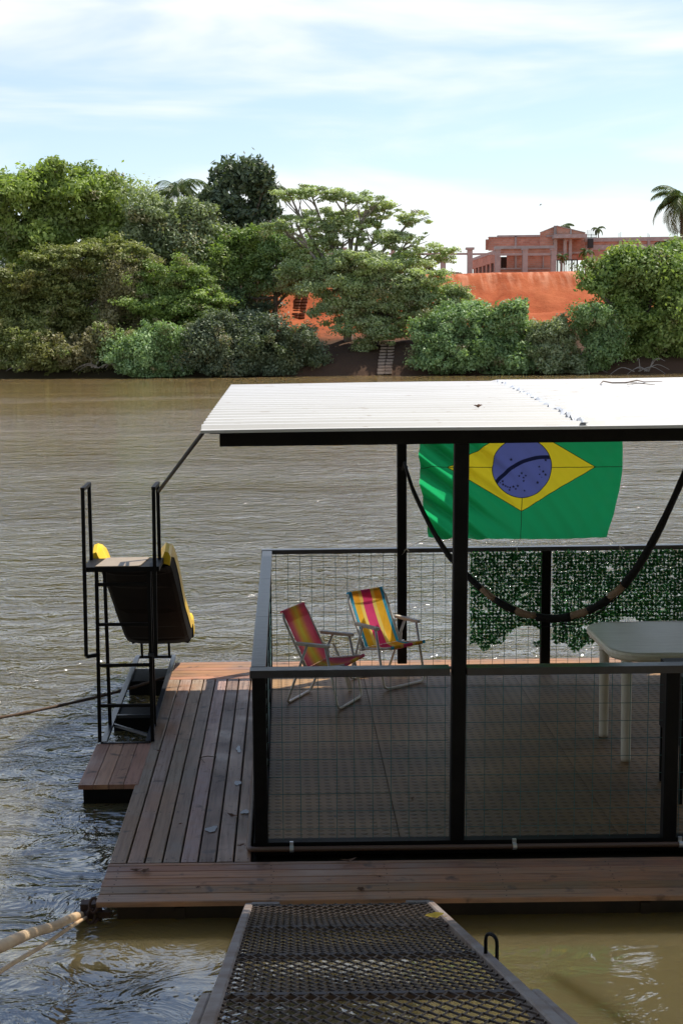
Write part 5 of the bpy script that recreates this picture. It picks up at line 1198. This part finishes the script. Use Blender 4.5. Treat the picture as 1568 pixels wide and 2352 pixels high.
# long wall on the right
XE = 2050
rect('long_wall', 800, XE, 321, 362, 121.0, 'brick'); rect('long_wall', 800, XE, 385, 520, 121.0, 'brick', down=GZ0-2)
rect('band', 795, XE, 304, 321, 120.9, 'concrete', th=.4); rect('band', 800, XE, 362, 385, 120.95, 'concrete', th=.34)
for z in (838, 1062, 1288, 1500, 1740): rect('column', z, z+16, 321, 520, 120.85, 'concrete', th=.14, down=GZ0-2)
mb = MB()
for zx in (812, 826, 842, 858, 874, 886): p = W(ZX(zx), ZYY(300), 121.); mb.bar((p.x, 121.1, p.z-.1), (p.x, 121.1, p.z+.62), .035)
p0 = W(ZX(808), ZYY(281), 121.); p1 = W(ZX(888), ZYY(281), 121.); mb.bar((p0.x, 121.1, p0.z), (p1.x, 121.1, p1.z), .035); mb.bar((p0.x, 121.1, p0.z-.22), (p1.x, 121.1, p1.z-.22), .03)
mb.build('rebar', M['darkmetal'], bg_)
mb = MB(); p = W(ZX(838), ZYY(345), 120.6); mb.box(p.x-.22, p.x+.22, 120.5, 120.84, p.z-.42, p.z+.35); mb.build('wall_box', M['darkmetal'], bg_)
for zx, h in ((1062, .5), (1076, .6), (1290, .5), (1300, .35), (845, .4), (1520, .5)):
    p = W(ZX(zx), ZYY(304), 121.); mb = MB(); mb.bar((p.x, 121.05, p.z-.05), (p.x, 121.05, p.z+h*.8), .03); mb.build('rebar', M['darkmetal'], bg_)
# dark gate
gt = thing('gate', 'dark metal bar gate beside the brick building above the slope', 'gate', (24.5, 114, 6))
a = W(ZX(577), ZYY(481), 114); c = W(ZX(732), ZYY(640), 114)
mb = MB(); mb.bar((a.x, 114, a.z), (c.x, 114, a.z), .09); mb.bar((a.x, 114, c.z-.4), (a.x, 114, a.z), .09); mb.bar((c.x, 114, c.z-.4), (c.x, 114, a.z), .09); mb.bar((a.x, 114, c.z+.05), (c.x, 114, c.z+.05), .08); xm = W(ZX(690), ZYY(500), 114).x; mb.bar((xm, 114, c.z), (xm, 114, a.z), .08)
mb.build('frame', M['darkmetal'], gt)
mb = MB(); x = a.x+.12
while x < c.x-.05: mb.bar((x, 114, c.z+.05), (x, 114, a.z), .035); x += .125
mb.build('bars', M['darkmetal'], gt)
mb = MB(); mb.box(xm, c.x-.1, 114.05, 114.08, c.z+.1, a.z-.9); mb.build('sheet_panel', M['darkmetal'], gt)
# free standing column row
cr_ = thing('column_row', 'row of free standing concrete columns joined by a beam left of the brick building', 'colonnade', (10, 117, 6.5))
Z1X = lambda zx: 653.3+zx*.2917
Z1Y = lambda zy: 499.+(zy-0)*.2917-41.7
cols = [(252, 285, 425), (448, 482, 398), (644, 679, 395), (838, 871, 394), (1040, 1072, 394), (1230, 1268, 398), (1440, 1478, 398)]
for x0, x1, y0 in cols:
    a = W(Z1X(x0), Z1Y(y0), 117.); c = W(Z1X(x1), Z1Y(600), 117.); mb = MB(); mb.box(a.x, c.x, 117, 117.4, GZ0, a.z-.002); co = mb.build('column', M['concrete'], cr_)
    mb = MB(); mb.box(a.x-.13, c.x+.13, 116.88, 117.52, a.z, a.z+.18); mb.build('capital', M['concrete'], co)
for k in range(len(cols)-1):
    a = W(Z1X(cols[k][1]), Z1Y(427), 117.); c = W(Z1X(cols[k+1][0]), Z1Y(438), 117.); mb = MB(); mb.box(a.x+.002, c.x-.002, 117.1, 117.3, c.z, a.z+.02); mb.build('beam', M['concrete'], cr_)
a = W(Z1X(1478), Z1Y(427), 117.); c = W(ZX(90), Z1Y(438), 117.); mb = MB(); mb.box(a.x+.002, c.x, 117.1, 117.3, c.z, a.z+.02); mb.build('beam', M['concrete'], cr_)
# stakes on the slope, mound of earth, bird
for (u, v0_, v1_, Y, mt_, lab) in ((ZX(757), ZYY(730), ZYY(782), 96., 'bark', 'dark wooden stake on the ridge right of the red slope'), (ZX(626), ZYY(893), ZYY(940), 90., 'concrete', 'pale stake at the foot of the red slope')):
    a = W(u, v0_, Y); mb = MB(); gz = THs(a.x, Y); mb.tube([(a.x, Y, min(gz, a.z-.5)-.1), (a.x+.02, Y, a.z)], .045, 6); single('stake', mb, M[mt_], lab, 'stake')
a = W(Z1X(1290), Z1Y(577), 118.); mb = MB(); vs = []
def mound(u, v):
    x = a.x+(u*2-1)*2.6; y = 118+(v*2-1)*1.8; d_ = math.hypot(u*2-1, v*2-1); return (x, y, 6.3+max(0, 1-d_**2)*(a.z-6.3)*(1+.1*math.sin(9*u+5*v)))
mb.grid(mound, 16, 12); single('earth_mound', mb, M['earth'], 'low heap of loose earth between two free standing columns', 'earth mound', smooth=True)
c = W(1240, 471, 110); mb = MB()
mb.tube([c+Vector((-.10, 0, -.02)), c, c+Vector((.09, 0, .01))], [.005, .022, .012], 6)
mb.add([c+Vector((-.03, 0, .01)), c+Vector((.04, 0, .01)), c+Vector((.11, -.15, .10)), c+Vector((.05, -.28, .06))], [(0, 1, 2, 3)]); mb.add([c+Vector((-.03, 0, .01)), c+Vector((.04, 0, .01)), c+Vector((.10, .15, .12)), c+Vector((.03, .28, .10))], [(0, 1, 2, 3)])
single('bird', mb, M['bird'], 'tiny dark bird flying in the sky left of the building', 'bird')

# ------------------------------------------------------------------ bank tree beside the gangway (outside the picture, shades it)
def neartree(x, y, lobes, seed, label):
    lobes = [(a_, b_+.8, c_, d_, int(e_*1.25)) for a_, b_, c_, d_, e_ in lobes]; B = Vector((x, y, float(nb(x, y))-.2)); t = thing('tree', label, 'tree', B, 'trees on the near bank'); g = np.random.default_rng(seed); mb = MB(); hub = B+Vector((-.4, .5, 3.6))
    mb.tube(catmull([B, B+Vector((.1, .1, 1.8)), hub], 5), list(np.linspace(.22, .16, 11)), 9)
    C, Rr, nn = [], [], []
    for (lx, ly, lz, r, k) in lobes:
        c = Vector((lx, ly, lz)); mb.tube(catmull([hub, hub.lerp(c, .5)+Vector((0, 0, -.2)), c], 5), list(np.linspace(.10, .03, 11)), 6)
        for q in range(k):
            d = Vector(g.normal(size=3)).normalized(); s_ = g.uniform(.22, .45); pc = c+d*r*g.uniform(.3, 1)
            sh = lambda zt: (pc.x-.45*(pc.z-zt), pc.y-.29*(pc.z-zt))
            if sh(2.4)[1] > 7.33-s_*1.2: continue  # crown shape set by its shadow: clumps that would darken lit areas are dropped
            a_ = sh(.1); b_ = sh(.6)
            if a_[0] > .6 and a_[1] < 6.5: continue
            if -.45 < a_[0] < .95 and a_[1] > 5.1 and g.random() < (.93 if a_[1] > 5.6 else .7): continue
            if -1.5 < b_[0] < -.6 and 4.2 < b_[1] < 7.0 and g.random() < .93: continue
            C.append(np.array(pc)); Rr.append([s_*1.1, s_*1.1, s_*.6]); nn.append(int(150*s_/.35))
    mb.build('trunk', M['bark'], t, smooth=True); leaves('crown', 'leaf_broad', C, Rr, nn, .17, seed, .6, .2, .5, t)
neartree(6.4, 1.4, [(3.2, 6.6, 6.3, 1.1, 70), (2.2, 5.6, 6.0, .9, 50), (4.2, 5.6, 6.5, 1.2, 60), (1.7, 7.0, 6.3, .8, 34), (3.0, 4.6, 5.9, 1.0, 46), (4.9, 6.8, 6.6, 1.0, 44), (5.4, 4.6, 6.6, 1.1, 40), (6.2, 6.0, 6.8, 1.1, 40), (4.2, 7.3, 6.5, .7, 24)], 77, 'leafy tree on the near bank right of the gangway, above the frame')
neartree(-3.2, 1.2, [(.6, 6.0, 6.1, 1.0, 56), (1.4, 5.0, 6.0, .9, 46), (.2, 4.8, 6.0, .9, 40), (1.5, 6.4, 6.4, .9, 44), (-.7, 5.6, 6.0, .9, 34), (.4, 7.2, 6.4, .7, 26), (2.2, 4.2, 6.2, .8, 30), (-1.5, 4.6, 6.0, .8, 26)], 78, 'leafy tree on the near bank left of the gangway, above the frame')
# unseen trees around the camera, added to cut sky light reaching the pavilion
for i, (x, y, h, r) in enumerate(((-14, -5, 8, 4.5), (-7.5, -6.5, 9, 4.5), (-2, -5.5, 9, 4.), (3.5, -6, 9, 4.2), (9.5, -3.5, 9, 4.5), (14, 1.0, 8, 4.2), (-20, -3, 8, 5), (20, -1, 8, 4.5))):
    B = Vector((x, y, float(nb(x, y))-.3)); t = thing('tree', ('unseen leafy tree added to block sky light, %s' % ('well left behind the camera', 'left behind the camera', 'directly behind the camera', 'right behind the camera', 'behind the tree that overhangs the gangway', 'far right beside the water', 'farthest left on the near bank', 'farthest right on the near bank')[i]), 'tree', B, 'trees on the near bank')
    mb = MB(); mb.tube([B, B+Vector((.2, 0, h*.5)), B+Vector((0, .1, h*.9))], [.28, .2, .1], 8); mb.build('trunk', M['bark'], t, smooth=True)
    g = np.random.default_rng(90+i); C = []; Rr = []
    for q in range(60): d = g.normal(size=3); d /= np.linalg.norm(d); C.append(np.array(B)+np.array([0, 0, h*.55])+d*np.array([r, r*.7, h*.5])*g.uniform(.3, .95)); Rr.append([1.3, 1.1, .9])
    leaves('crown', 'leaf_broad', C, Rr, [110]*60, .55, 90+i, .4, .2, .6, t)
